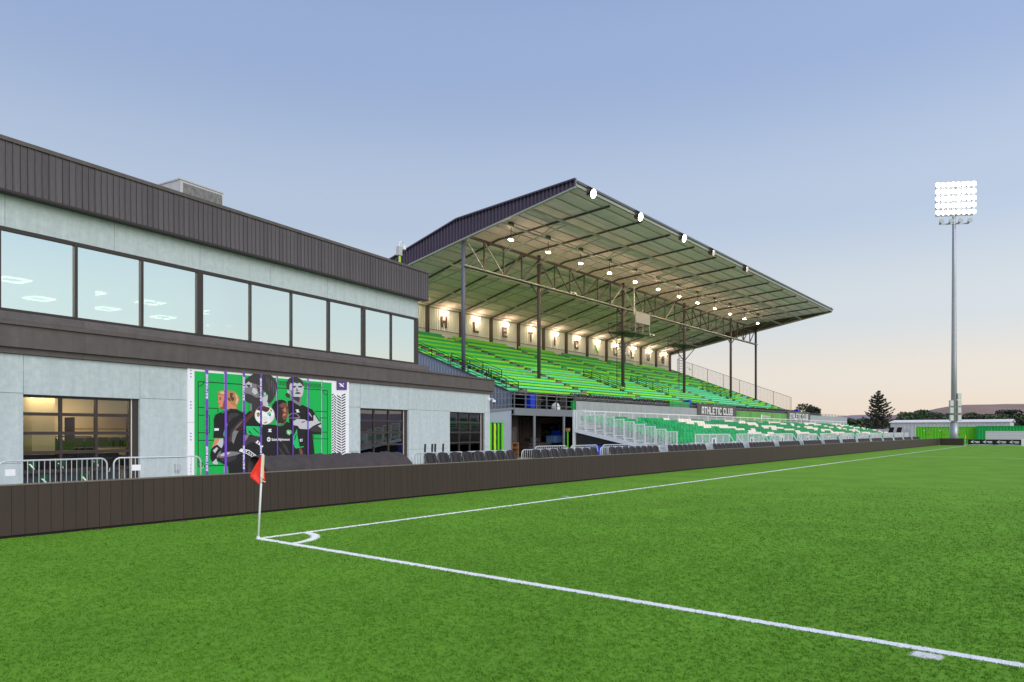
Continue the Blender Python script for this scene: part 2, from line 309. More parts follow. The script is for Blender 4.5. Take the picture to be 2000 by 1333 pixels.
MURAL=[
('black',[(4.85,3.22),(5.04,3.26),(5.26,3.18),(5.55,3.02),(5.69,3.09),(5.98,2.99),(6.3,2.89),(6.42,2.76),(6.6,2.54),(6.84,2.26),(6.86,1.75),(6.32,1.76),(6.45,0.77),(6.46,-0.48),(5.2,-0.4),(4.99,1.8)]),
('gmid',[(5.0,3.49),(5.15,3.42),(5.49,3.41),(5.66,3.46),(5.65,3.2),(5.56,3.06),(5.4,3.08),(5.15,3.2),(5.04,3.26)]),
('gdark',[(5.15,3.42),(5.49,3.43),(5.55,3.37),(5.49,3.19),(5.35,3.25),(5.15,3.33)]),
('glight',[(4.96,3.96),(5.1,4.05),(5.26,4.03),(5.55,4.06),(5.69,3.98),(5.78,3.9),(5.76,3.72),(5.72,3.55),(5.65,3.44),(5.43,3.43),(5.26,3.42),(5.1,3.46),(5.0,3.54),(4.96,3.68)]),
('gdark',[(4.77,3.85),(4.79,4.06),(4.93,4.22),(5.15,4.3),(5.4,4.29),(5.63,4.22),(5.76,4.1),(5.79,3.92),(5.72,3.92),(5.66,4.0),(5.52,4.07),(5.4,4.01),(5.26,4.07),(5.11,4.0),(5.01,4.03),(4.96,3.92),(4.93,3.73),(4.82,3.74)]),
('gdark',[(4.71,3.52),(4.82,3.58),(4.96,3.51),(5.0,3.41),(4.93,3.35),(4.77,3.4)]),
('glight',[(4.82,3.69),(4.92,3.68),(4.96,3.56),(4.86,3.57)]),
('gdark',[(5.11,3.86),(5.26,3.92),(5.35,3.88),(5.26,3.82),(5.14,3.82)]),
('gdark',[(5.43,3.89),(5.57,3.93),(5.7,3.92),(5.68,3.86),(5.49,3.84)]),
('gmid',[(5.36,3.83),(5.49,3.7),(5.4,3.66),(5.31,3.68)]),
('gdark',[(5.24,3.57),(5.38,3.64),(5.56,3.63),(5.62,3.58),(5.4,3.55)]),
('gmid',[(4.99,3.73),(5.1,3.69),(5.15,3.46),(5.04,3.52)]),
('glight',[(5.17,2.35),(5.4,2.45),(5.83,2.43),(6.01,2.35),(6.36,2.38),(6.36,2.61),(6.44,2.66),(6.54,2.53),(6.69,2.36),(6.83,2.3),(6.6,2.24),(6.3,2.12),(6.07,1.99),(5.55,2.01),(5.43,2.14),(5.17,2.18)]),
('gmid',[(5.6,2.32),(5.83,2.37),(5.89,2.34),(5.72,2.27)]),
('glight',[(6.56,2.14),(6.88,2.24),(6.88,2.06),(6.68,2.05)]),
('gdark',[(6.05,1.97),(6.42,2.13),(6.6,2.17),(6.86,2.02),(6.86,1.86),(6.42,1.88)]),
('gmid',[(4.82,2.49),(4.93,2.64),(5.15,2.73),(5.43,2.67),(5.59,2.49),(5.35,2.45),(5.15,2.48),(4.96,2.46)]),
('black',[(4.89,2.51),(4.99,2.62),(5.17,2.69),(5.38,2.64),(5.49,2.52),(5.15,2.51),(4.96,2.49)]),
('glight',[(6.04,2.76),(6.13,2.73),(6.29,2.54),(6.21,2.57)]),
('white',[(5.28,2.86),(5.49,2.87),(5.46,2.81),(5.56,2.75),(5.32,2.73),(5.39,2.78)]),
('black',[(3.99,2.81),(4.0,3.03),(4.17,3.19),(4.39,3.26),(4.6,3.27),(4.77,3.19),(4.82,3.06),(4.82,2.53),(4.71,2.25),(4.28,2.25),(4.12,2.62)]),
('skin2',[(4.31,2.98),(4.44,3.07),(4.6,3.15),(4.79,3.12),(4.87,2.96),(4.9,2.83),(4.87,2.68),(4.82,2.53),(4.72,2.39),(4.6,2.37),(4.44,2.42),(4.31,2.63)]),
('skin2d',[(4.28,2.98),(4.44,2.99),(4.52,2.82),(4.6,2.72),(4.52,2.55),(4.63,2.37),(4.71,2.34),(4.39,2.26),(4.28,2.42)]),
('skin2d',[(4.47,2.91),(4.63,2.94),(4.64,2.89),(4.49,2.85)]),
('skin2d',[(4.77,2.94),(4.86,2.95),(4.86,2.9),(4.78,2.89)]),
('skin2l',[(4.6,2.84),(4.71,2.95),(4.77,2.76),(4.68,2.72)]),
('skin2l',[(4.56,2.63),(4.71,2.68),(4.78,2.62),(4.63,2.55)]),
('skin2',[(4.29,2.15),(4.49,2.2),(4.68,2.33),(4.81,2.35),(4.71,2.24),(4.49,2.16)]),
('black',[(3.5,2.15),(3.91,2.19),(4.28,2.16),(4.39,2.12),(4.6,2.16),(4.82,2.32),(5.15,2.18),(5.4,2.02),(5.49,1.75),(5.76,1.23),(5.73,1.19),(5.26,1.15),(5.24,0.81),(5.23,-0.4),(3.47,-0.29),(3.49,0.86)]),
('gdark',[(4.55,1.46),(4.82,1.2),(4.99,0.88),(4.82,0.95),(4.6,1.25)]),
('gdark',[(4.31,1.29),(4.49,1.12),(4.71,0.86),(4.6,0.87),(4.39,1.06)]),
('green2',[(5.38,2.01),(5.4,1.75),(5.53,1.21),(5.26,1.17),(5.15,1.41),(5.17,1.67)]),
('black',[(5.32,1.79),(5.36,1.75),(5.24,1.49),(5.21,1.52)]),
('green2',[(5.24,1.17),(5.76,1.24),(5.77,1.2),(5.35,1.14)]),
('skin2',[(5.49,1.13),(5.62,1.15),(5.72,0.99),(5.73,0.79),(5.6,0.79),(5.52,0.97)]),
('white',[(5.53,1.54),(5.69,1.57),(5.7,1.46),(5.56,1.44)]),
('gdark',[(5.59,1.53),(5.66,1.54),(5.67,1.48),(5.6,1.47)]),
('white',[(3.78,2.0),(3.98,2.0),(3.91,1.93),(3.97,1.89),(3.96,1.87),(3.75,1.88),(3.83,1.92)]),
('crest',[(4.78,1.95),(4.89,1.97),(5.06,1.94),(5.07,1.82),(4.93,1.72),(4.79,1.8)]),
('white',[(4.82,1.9),(4.9,1.89),(5.0,1.77),(4.87,1.84)]),
('skin',[(1.32,3.33),(1.42,3.33),(1.59,3.34),(1.74,3.27),(1.78,3.15),(1.89,3.09),(1.91,2.97),(1.8,2.85),(1.67,2.78),(1.46,2.79),(1.35,2.84),(1.34,2.93),(1.39,2.97),(1.32,3.02),(1.28,3.05),(1.34,3.13),(1.31,3.24)]),
('skind',[(1.59,3.14),(1.67,3.03),(1.68,2.85),(1.59,2.78),(1.46,2.79),(1.38,2.83),(1.52,2.88)]),
('skind',[(1.36,3.23),(1.46,3.25),(1.46,3.15),(1.39,3.13)]),
('skin',[(1.89,3.04),(2.07,2.92),(2.18,2.88),(2.18,2.8),(1.8,2.8),(1.74,2.75),(1.65,2.79)]),
('hair',[(1.27,3.42),(1.34,3.48),(1.52,3.52),(1.8,3.53),(2.07,3.51),(2.22,3.41),(2.31,3.28),(2.3,3.13),(2.24,2.98),(2.18,2.87),(2.07,2.92),(1.91,2.98),(1.89,3.08),(1.91,3.15),(1.8,3.18),(1.74,3.27),(1.59,3.34),(1.42,3.31),(1.32,3.33)]),
('haird',[(1.87,3.44),(2.02,3.43),(1.98,3.3),(2.09,3.23),(2.02,3.1),(1.93,3.15),(1.87,3.26)]),
('hairl',[(1.38,3.46),(1.57,3.49),(1.67,3.4),(1.55,3.37),(1.44,3.39)]),
('hairl',[(2.09,3.44),(2.2,3.35),(2.27,3.18),(2.2,2.98),(2.13,3.05),(2.18,3.22)]),
('haird',[(1.74,3.25),(1.87,3.22),(1.89,3.08),(1.78,3.16)]),
('black',[(1.12,2.38),(1.2,2.56),(1.46,2.66),(1.75,2.77),(1.89,2.81),(2.18,2.8),(2.46,2.68),(2.68,2.57),(2.76,1.12),(1.65,1.15),(1.57,1.64),(1.1,1.65),(1.13,1.96)]),
('green2',[(1.46,2.63),(1.74,2.74),(1.89,2.78),(1.67,2.69),(1.52,2.62)]),
('green2',[(1.68,2.26),(1.76,2.19),(1.67,1.88),(1.58,1.66),(1.55,1.8),(1.63,2.02)]),
('gdark',[(1.78,2.52),(1.89,2.63),(2.22,2.64),(2.33,2.57),(2.0,2.43),(1.8,2.24)]),
('white',[(1.15,2.02),(1.35,2.02),(1.35,1.93),(1.14,1.92)]),
('skin',[(1.17,1.62),(1.4,1.61),(1.29,1.37),(1.02,1.25),(1.12,1.48)]),
('glight',[(1.4,1.6),(1.55,1.62),(1.53,1.18),(1.25,1.39)]),
('black',[(2.81,2.74),(2.58,2.55),(2.38,2.42),(2.01,2.27),(1.79,1.92),(1.65,1.51),(1.41,1.15),(1.77,0.67),(1.82,-0.19),(3.6,-0.3),(3.6,1.1),(3.73,1.75),(3.76,2.18),(3.41,2.69)]),
('gdark',[(2.38,2.38),(2.68,2.55),(2.38,1.92),(2.01,1.76),(1.87,1.43),(1.79,1.55),(1.94,1.96)]),
('gmid',[(2.18,2.09),(2.48,2.34),(2.43,2.13),(2.18,1.76),(2.04,1.39),(1.94,1.51),(1.99,1.84)]),
('gdark',[(2.51,1.5),(2.79,1.69),(3.23,1.73),(3.47,1.62),(3.41,1.36),(2.89,1.46),(2.58,1.29)]),
('gmid',[(2.58,1.75),(2.84,1.79),(2.58,1.46),(2.48,1.34)]),
('arm',[(2.09,1.96),(2.51,2.34),(2.84,2.64),(3.07,2.81),(3.55,2.96),(3.81,2.92),(3.79,2.79),(3.15,2.69),(2.68,2.28),(2.51,1.92),(2.18,1.92)]),
('armd',[(2.11,1.96),(2.58,2.21),(2.53,1.92),(2.28,1.9)]),
('green2',[(2.65,2.12),(3.35,2.1),(3.49,2.16),(3.35,1.68),(2.97,1.74),(2.67,1.8)]),
('black',[(2.79,1.95),(2.97,1.76),(2.93,1.76),(2.77,1.87)]),
('black',[(3.02,2.05),(3.3,1.84),(3.26,1.82),(3.0,2.01)]),
('black',[(1.33,0.93),(1.46,1.06),(1.78,1.1),(2.22,1.09),(2.47,1.24),(3.49,1.25),(3.69,1.0),(3.69,0.1),(1.8,0.2),(1.84,0.49),(1.59,0.6),(1.33,0.73)]),
('gmid',[(1.34,0.95),(1.52,1.05),(1.89,1.1),(2.22,1.07),(2.39,1.02),(2.18,0.94),(1.8,0.88),(1.57,0.86),(1.38,0.86)]),
('glight',[(1.4,0.97),(1.55,1.04),(1.8,1.07),(1.89,1.03),(1.67,0.94),(1.46,0.92)]),
('gdark',[(1.38,0.86),(1.8,0.86),(2.16,0.91),(2.18,0.79),(1.8,0.66),(1.5,0.71)]),
('black',[(0.96,0.98),(1.0,1.19),(1.12,1.32),(1.29,1.37),(1.52,1.18),(1.44,1.06),(1.33,0.93),(1.33,0.73),(1.27,0.64),(1.08,0.67),(0.98,0.83)]),
('glight',[(1.07,1.15),(1.25,1.28),(1.31,1.22),(1.17,1.04)]),
('glight',[(1.04,0.68),(1.22,0.83),(1.27,0.73),(1.31,0.64),(1.25,0.59),(1.08,0.63)]),
('gmid',[(1.25,0.93),(1.33,1.06),(1.46,1.15),(1.42,1.02),(1.32,0.88),(1.27,0.83)]),
('white',[(2.29,1.11),(2.4,1.2),(2.79,1.13),(3.23,0.86),(3.04,0.79),(2.65,0.99),(2.33,1.08)]),
('black',[(2.54,1.13),(2.79,1.09),(3.14,0.87),(3.03,0.83),(2.74,0.98),(2.51,1.08)]),
('white',[(2.6,1.1),(2.68,1.09),(2.7,1.04),(2.63,1.05)]),
('white',[(2.74,1.04),(2.82,1.03),(2.84,0.98),(2.77,0.99)]),
('white',[(2.86,0.98),(2.93,0.97),(2.95,0.92),(2.89,0.93)]),
('white',[(2.97,0.92),(3.05,0.91),(3.07,0.86),(3.0,0.87)]),
('white',[(3.11,1.43),(3.23,1.53),(3.52,1.27),(3.47,1.23)]),
('black',[(3.21,1.4),(3.26,1.47),(3.3,1.45),(3.26,1.37)]),
('gmid',[(2.58,3.89),(2.79,3.94),(2.99,3.91),(3.2,3.88),(3.36,3.76),(3.49,3.6),(3.52,3.36),(3.47,3.21),(3.28,3.12),(2.94,3.06),(2.74,3.1),(2.58,3.19),(2.53,3.3),(2.56,3.41),(2.47,3.46),(2.56,3.59),(2.61,3.7)]),
('gdark',[(2.58,3.47),(2.89,3.42),(3.15,3.3),(3.47,3.34),(3.49,3.1),(3.15,3.05),(2.84,3.06),(2.61,3.16),(2.55,3.3)]),
('gdark',[(2.89,3.1),(3.44,3.32),(3.52,3.04),(3.47,2.82),(3.15,2.69),(2.89,2.79)]),
('glight',[(3.44,3.32),(3.73,3.44),(3.77,3.16),(3.76,2.92),(3.52,2.89)]),
('gmid',[(2.81,3.02),(2.92,3.06),(2.94,2.81),(2.81,2.72)]),
('gdark',[(2.58,3.89),(2.63,4.04),(2.84,4.18),(3.07,4.3),(3.31,4.34),(3.63,4.35),(3.92,4.28),(4.12,4.15),(4.23,3.99),(4.24,3.77),(4.17,3.48),(4.01,3.21),(3.84,3.07),(3.71,3.15),(3.79,3.44),(3.65,3.54),(3.55,3.56),(3.39,3.76),(3.15,3.86),(2.94,3.89),(2.79,3.86)]),
('glight',[(2.61,3.83),(2.76,3.94),(2.84,3.92),(2.71,3.71),(2.61,3.68)]),
('glight',[(2.79,3.86),(2.92,3.91),(2.92,3.74),(2.84,3.71)]),
('gdark',[(2.63,3.81),(2.86,3.82),(2.84,3.71),(2.68,3.75)]),
('gmid',[(3.52,3.58),(3.65,3.54),(3.63,3.37),(3.52,3.38)]),
('gmid',[(3.68,4.23),(3.69,4.21),(3.72,4.05),(3.7,3.87),(3.7,4.05)]),
('gmid',[(3.79,4.18),(3.8,4.16),(3.83,3.83),(3.81,3.48),(3.81,3.83)]),
('gmid',[(3.92,4.1),(3.94,4.08),(3.97,3.86),(3.94,3.62),(3.95,3.86)]),
('gmid',[(4.02,4.13),(4.03,4.11),(4.06,3.72),(4.04,3.32),(4.04,3.72)]),
('gmid',[(4.13,3.98),(4.14,3.96),(4.17,3.72),(4.15,3.46),(4.15,3.72)]),
('gdark',[(3.15,3.84),(3.49,3.56),(3.47,3.3),(3.31,3.38),(3.23,3.63)]),
('glight',[(2.97,3.7),(3.15,3.67),(3.23,3.5),(3.07,3.41),(2.92,3.53)]),
('glight',[(3.53,3.51),(3.63,3.53),(3.65,3.43),(3.57,3.39)]),
('ballgrey',[(4.13,2.59),(4.12,2.51),(4.09,2.43),(4.04,2.36),(3.97,2.29),(3.89,2.24),(3.79,2.2),(3.69,2.18),(3.59,2.17),(3.48,2.18),(3.38,2.2),(3.29,2.24),(3.21,2.29),(3.15,2.35),(3.1,2.41),(3.07,2.49),(3.06,2.57),(3.07,2.65),(3.1,2.72),(3.15,2.8),(3.21,2.86),(3.29,2.91),(3.38,2.95),(3.48,2.98),(3.59,2.99),(3.69,2.98),(3.79,2.96),(3.89,2.93),(3.97,2.88),(4.04,2.82),(4.09,2.75),(4.12,2.67)]),
('white',[(4.08,2.6),(4.07,2.52),(4.04,2.44),(4.0,2.38),(3.93,2.32),(3.86,2.27),(3.77,2.23),(3.67,2.21),(3.58,2.2),(3.48,2.2),(3.39,2.23),(3.3,2.26),(3.23,2.31),(3.17,2.36),(3.12,2.43),(3.1,2.5),(3.09,2.58),(3.1,2.65),(3.12,2.72),(3.17,2.79),(3.23,2.85),(3.3,2.9),(3.39,2.94),(3.48,2.96),(3.58,2.97),(3.67,2.97),(3.77,2.95),(3.86,2.92),(3.93,2.87),(4.0,2.81),(4.04,2.74),(4.07,2.67)]),
('ballw',[(3.76,2.44),(3.73,2.38),(3.65,2.34),(3.55,2.34),(3.47,2.37),(3.44,2.44),(3.47,2.5),(3.55,2.54),(3.65,2.54),(3.73,2.5)]),
('ballw',[(4.06,2.47),(4.03,2.4),(3.97,2.36),(3.88,2.36),(3.81,2.4),(3.79,2.46),(3.81,2.53),(3.88,2.57),(3.97,2.57),(4.03,2.53)]),
('gold',[(3.16,2.66),(3.26,2.7),(3.35,2.59),(3.26,2.49),(3.18,2.53)]),
('gold',[(3.49,2.26),(3.69,2.32),(3.76,2.3),(3.59,2.22)]),
('mint',[(3.69,2.69),(3.88,2.74),(3.93,2.58),(3.76,2.58)]),
('gold',[(3.86,2.83),(3.96,2.82),(3.98,2.72),(3.88,2.76)]),
('black',[(3.81,2.61),(3.91,2.62),(3.88,2.54),(3.82,2.55)]),
('black',[(3.23,2.65),(3.31,2.66),(3.3,2.62),(3.24,2.61)]),
('arm',[(3.16,2.8),(3.26,2.89),(3.54,2.97),(3.86,2.9),(3.83,2.83),(3.78,2.76),(3.64,2.7),(3.47,2.76),(3.3,2.76)]),
('armd',[(3.45,2.85),(3.81,2.79),(3.77,2.76),(3.45,2.81)]),
('purpled',[(7.81,4.32),(8.5,4.35),(8.49,3.89),(7.81,3.86)]),
('white',[(7.93,4.18),(8.09,4.18),(8.26,4.07),(8.29,4.0),(8.09,4.05),(8.04,4.11)]),
('white',[(8.21,4.19),(8.3,4.19),(8.29,4.14),(8.22,4.14)]),
('white',[(8.0,4.07),(8.06,4.07),(8.06,4.03),(8.01,4.03)]),
]
MLINES=[(0.035,[(0.72,3.81),(0.44,3.8),(0.44,0.56),(1.65,0.55)]),(0.035,[(0.72,3.81),(2.48,3.81)]),(0.035,[(4.31,3.77),(5.08,3.77)]),(0.035,[(5.79,3.81),(6.86,3.81)]),(0.035,[(6.89,3.78),(7.24,3.79),(7.24,-0.53)]),(0.03,[(0.44,3.63),(0.56,3.65),(0.66,3.74),(0.7,3.81)]),(0.03,[(0.44,0.73),(0.56,0.72),(0.64,0.66),(0.66,0.56)]),(0.03,[(0.44,2.82),(0.72,2.82)]),(0.03,[(0.86,2.8),(1.32,2.8),(1.32,2.63)]),(0.03,[(0.44,1.55),(1.13,1.55)]),(0.03,[(0.44,2.52),(0.72,2.52)]),(0.03,[(0.86,2.51),(0.94,2.51),(0.94,1.84),(0.44,1.85)]),(0.03,[(6.44,2.81),(7.24,2.81)]),(0.03,[(6.78,2.37),(6.78,2.52),(7.24,2.52)]),(0.03,[(6.89,1.86),(7.24,1.86)]),(0.03,[(7.24,1.55),(6.38,1.56),(6.38,1.76)]),(0.03,[(6.95,3.77),(7.0,3.65),(7.11,3.61),(7.24,3.62)])]
MGREEN=[(0.28,0.74,4.2),(0.86,1.6,4.18),(1.7,2.48,4.2),(2.58,3.36,4.2),(3.44,4.23,4.2),(4.28,5.1,4.19),(5.15,5.98,4.19),(6.04,6.86,4.18),(6.89,7.51,4.17)]
MSTRIPE=[(0.73,0.86,4.36),(1.6,1.71,4.34),(2.48,2.58,4.35),(3.35,3.44,4.35),(4.23,4.28,4.35),(5.1,5.15,4.35),(5.98,6.04,4.34),(6.86,6.88,4.34)]
# ================================================================== THE SETTING
TX, GY, FY = -11.33, 7.09, 109.0        # touch line, near goal line, far goal line
BX = -14.84                              # perimeter boards
# turf material
def turf_material(name, base, white=False):
    m = bpy.data.materials.new(name); m.use_nodes = True
    t = m.node_tree; b = t.nodes['Principled BSDF']; n = t.nodes.new; l = t.links.new
    g = n('ShaderNodeNewGeometry')
    n1 = n('ShaderNodeTexNoise'); n1.inputs['Scale'].default_value = 85; n1.inputs['Detail'].default_value = 6; n1.inputs['Roughness'].default_value = 0.7
    n2 = n('ShaderNodeTexNoise'); n2.inputs['Scale'].default_value = 0.55; n2.inputs['Detail'].default_value = 5; n2.inputs['Roughness'].default_value = 0.6
    n3 = n('ShaderNodeTexNoise'); n3.inputs['Scale'].default_value = 7; n3.inputs['Detail'].default_value = 4
    for q in (n1, n2, n3): l(g.outputs['Position'], q.inputs['Vector'])
    rp = n('ShaderNodeValToRGB'); e = rp.color_ramp.elements
    e[0].position, e[0].color = 0.25, tuple(x*0.6 for x in base[:3])+(1,)
    e[1].position, e[1].color = 0.75, tuple(min(1, x*1.4) for x in base[:3])+(1,)
    a = n('ShaderNodeMath'); a.operation = 'MULTIPLY_ADD'; a.inputs[1].default_value = 0.55
    l(n1.outputs[0], a.inputs[0])
    a2 = n('ShaderNodeMath'); a2.operation = 'MULTIPLY_ADD'; a2.inputs[1].default_value = 0.42; a2.inputs[2].default_value = 0.0
    l(n2.outputs[0], a2.inputs[0])
    a3 = n('ShaderNodeMath'); a3.operation = 'MULTIPLY_ADD'; a3.inputs[1].default_value = 0.03; l(n3.outputs[0], a3.inputs[0]); l(a2.outputs[0], a3.inputs[2])
    l(a3.outputs[0], a.inputs[2]); l(a.outputs[0], rp.inputs[0])
    l(rp.outputs[0], b.inputs['Base Color'])
    b.inputs['Roughness'].default_value = 0.9; b.inputs['Specular IOR Level'].default_value = 0.08
    bp = n('ShaderNodeBump'); bp.inputs['Strength'].default_value = 0.35; bp.inputs['Distance'].default_value = 0.02
    l(n1.outputs[0], bp.inputs['Height']); l(bp.outputs[0], b.inputs['Normal'])
    MATS[name] = m; return m
TURF = S(112, 159, 50)
turf_material('turf', TURF)
def blade_material(name, c, lo, hi):
    m = bpy.data.materials.new(name); m.use_nodes = True
    t = m.node_tree; b = t.nodes['Principled BSDF']; n = t.nodes.new; l = t.links.new
    g = n('ShaderNodeNewGeometry'); nz = n('ShaderNodeTexNoise'); nz.inputs['Scale'].default_value = 0.55; nz.inputs['Detail'].default_value = 5
    l(g.outputs['Position'], nz.inputs['Vector'])
    ad = n('ShaderNodeMath'); ad.operation = 'MULTIPLY_ADD'; ad.inputs[1].default_value = 0.6; l(g.outputs['Random Per Island'], ad.inputs[0])
    m2 = n('ShaderNodeMath'); m2.operation = 'MULTIPLY'; m2.inputs[1].default_value = 0.4; l(nz.outputs[0], m2.inputs[0]); l(m2.outputs[0], ad.inputs[2])
    mr = n('ShaderNodeMapRange'); mr.inputs[1].default_value = 0.15; mr.inputs[2].default_value = 0.85; mr.inputs[3].default_value = lo; mr.inputs[4].default_value = hi
    l(ad.outputs[0], mr.inputs[0])
    sca = n('ShaderNodeVectorMath'); sca.operation = 'SCALE'; sca.inputs[0].default_value = c[:3]; l(mr.outputs[0], sca.inputs[3])
    l(sca.outputs[0], b.inputs['Base Color']); b.inputs['Roughness'].default_value = 0.6; b.inputs['Specular IOR Level'].default_value = 0.15
    MATS[name] = m; return m
blade_material('blade', S(92, 140, 38), 0.70, 1.35)
blade_material('blade_white', S(246, 246, 243), 0.85, 1.05)
mat('line_paint', S(246, 247, 244), 0.8, var=0.06, bump=0.3, scale=60)

mat('dry_ground', S(134, 126, 100), 0.95, var=0.15, scale=0.05)
g = MB(); 
ring = []
for k in range(64):
    a = 2*math.pi*k/64; ring.append((9000*math.cos(a), 9000*math.sin(a), -0.15))
g.ngon(ring)
tag(obj('ground', g, 'dry_ground'), kind='structure', label='dry level ground reaching to the hills')
pitch = tag(obj('pitch', MB().box(-15.2, 75, -45, 119, -0.1, 0.0), 'turf'), kind='structure', label='bright green artificial turf football pitch')
pave = tag(obj('pavement', MB().box(-75, -15.204, -45, 150, -0.12, -0.004), 'concrete'), kind='structure', label='pale concrete walkway behind the perimeter boards')
tag(obj('gravel_path', MB().box(-15.2, 75, 119.004, 160, -0.12, -0.01), 'concrete'), kind='structure', label='concrete strip behind the far goal')
# markings, each a sheet 4 mm above the turf, parts of the pitch
Z = 0.006
def strip(name, x0, x1, y0, y1): obj(name, MB().quad((x0,y0,Z),(x1,y0,Z),(x1,y1,Z),(x0,y1,Z)), 'line_paint', pitch)
LW = 0.12
strip('touch_line', TX-LW/2, TX+LW/2, GY-LW/2, FY)
strip('goal_line', TX+LW/2, 58, GY-LW/2, GY+LW/2)
strip('goal_line', TX+LW/2, 58, FY-LW/2, FY+LW/2)
strip('halfway_line', TX+LW/2, 58, 61.1-LW/2, 61.1+LW/2)
strip('distance_mark', TX-0.42, TX-0.2, GY+10.15-.06, GY+10.15+.06)
strip('distance_mark', TX+10.34-.10, TX+10.34+.10, GY-0.27, GY-0.13)
def arc(cx, cy, a0, a1, r0, r1):
    m = MB(); n = 14
    for k in range(n):
        t0 = a0+(a1-a0)*k/n; t1 = a0+(a1-a0)*(k+1)/n
        m.quad((cx+r0*math.cos(t0), cy+r0*math.sin(t0), Z), (cx+r1*math.cos(t0), cy+r1*math.sin(t0), Z), (cx+r1*math.cos(t1), cy+r1*math.sin(t1), Z), (cx+r0*math.cos(t1), cy+r0*math.sin(t1), Z))
    obj('corner_arc', m, 'line_paint', pitch)
arc(TX, GY, 0.065, math.pi/2-0.065, 0.9, 1.02)
# hills
def ridge(name, dist, base, amp, seed, m, label, bump, lo=-1.6, hi=1.9):
    r = random.Random(seed); ph = [(r.uniform(0, 6.28), r.uniform(.7, 1.3)) for _ in range(9)]
    mb = MB(); n = 260
    rows = []
    for k in range(n+1):
        az = lo+(hi-lo)*k/n      # azimuth measured from +Y towards +X
        hgt = base+amp*(0.5*math.sin(az*2.3*ph[0][1]+ph[0][0])+0.32*math.sin(az*6.1*ph[1][1]+ph[1][0])+0.2*math.sin(az*15*ph[2][1]+ph[2][0])+0.1*math.sin(az*37+ph[3][0])+0.05*math.sin(az*83+ph[4][0])+0.025*math.sin(az*190+ph[5][0]))
        hgt = max(hgt+bump*math.exp(-((az+.065)/.115)**2), 5)
        row = []
        for j in range(7):
            f = j/6; d = dist*(1+0.30*f); fold = 1+0.35*(1-f)*math.sin(az*60+ph[6][0]+2*f)*f
            row.append((d*math.sin(az), d*math.cos(az), -20+(hgt+20)*math.sin(f*math.pi/2)*fold))
        rows.append(row)
    i0 = 0
    for row in rows: mb.v += row
    for k in range(n):
        for j in range(6):
            a = k*7+j; mb.f.append((a, a+7, a+8, a+1))
    return tag(obj(name, mb, m, smooth=True), kind='structure', label=label)
mat('hill_near', S(150, 122, 110), 0.95, var=0.15, scale=0.004)
mat('hill_far', S(150, 132, 142), 0.95, var=0.1, scale=0.003)
ridge('hills', 5200, 80, 34, 11, 'hill_near', 'brown rounded foothills behind the trees', 135)
ridge('hills', 7600, 215, 45, 23, 'hill_far', 'mauve far ridge behind the brown foothills', 30)

# ================================================================== CLUBHOUSE (two-storey building on the left)
B0 = (-25.47, 7.24, 0.0); BR = R(8.138)
club = thing('clubhouse', 'two-storey clubhouse with pale render, brown bands and a strip of large upper windows', 'building', B0, BR, local=True)
def bloc(x, y, z):   # clubhouse-local point -> world
    c, s = math.cos(BR), math.sin(BR)
    return (B0[0]+x*c-y*s, B0[1]+x*s+y*c, z)
SL, SU, SE = -9.0, 20.44, 27.87
DOORS = [(.65, 4.43), (15.82, 19.59), (23.45, 27.26)]
# core walls
lw = MB()
edges = [SL]+[e for d in DOORS for e in d]+[SE]
for k in range(0, len(edges), 2): lw.box(-.3, -.055, edges[k], edges[k+1], 0, 4.28)
for a, b in DOORS: lw.box(-.3, -.055, a, b, 3.05, 4.28)
lw.box(-16, -.3, SE-.3, SE, 0, 5.1); lw.box(-16, -.3, SL, SL+.3, 0, 5.1); lw.box(-16, -15.7, SL+.3, SE-.3, 0, 5.1)
obj('wall', lw, 'render_panel', club)
uw = MB().box(-.3, -.055, SL, SU, 8.1, 10.5).box(-.3, -.055, SL, -2.24, 5.1, 8.1).box(-16, -.3, SU-.2, SU, 8.1, 10.6).box(-16, -.3, SL, SL+.3, 5.1, 10.6).box(-16, -15.7, SL+.3, SU-.2, 5.1, 10.6)
uw.box(-16, -4.5, SU-.2, SU, 5.1, 8.1)
obj('upper_wall', uw, 'render_panel', club)
obj('roof', MB().box(-15.7, -.3, SL+.3, SU-.2, 10.1, 10.3), 'concrete', club)
obj('terrace_roof', MB().box(-15.7, -.3, SU, SE-.3, 4.9, 5.08), 'concrete', club)
# render panels with recessed joints
J = 0.007
sb = [SL, -6.9, -3.13, .65, 4.43, 8.2, 12.0, 15.82, 19.59, 23.45, 27.26, SE]
zb = [0.0, 0.92, 3.08, 4.28]
for a, b in zip(sb, sb[1:]):
    isdoor = any(abs(a-d[0]) < .01 for d in DOORS)
    for z0, z1 in zip(zb, zb[1:]):
        if isdoor and z1 < 3.5: continue
        if isdoor: z0 = 3.055-J
        obj('panel', MB().box(-.055, 0, a+J, b-J, z0+J, z1-J), 'render_panel', club)
s0 = SL
for b in [-6.59, -3.23, .14, 3.51, 6.85, 10.24, 13.59, 16.99, SU]:
    obj('panel', MB().box(-.055, 0, s0+J, b-J, 8.12, 9.3), 'render_panel', club); s0 = b
obj('panel', MB().box(-.055, 0, SL+J, -2.3, 5.6, 8.1), 'render_panel', club)
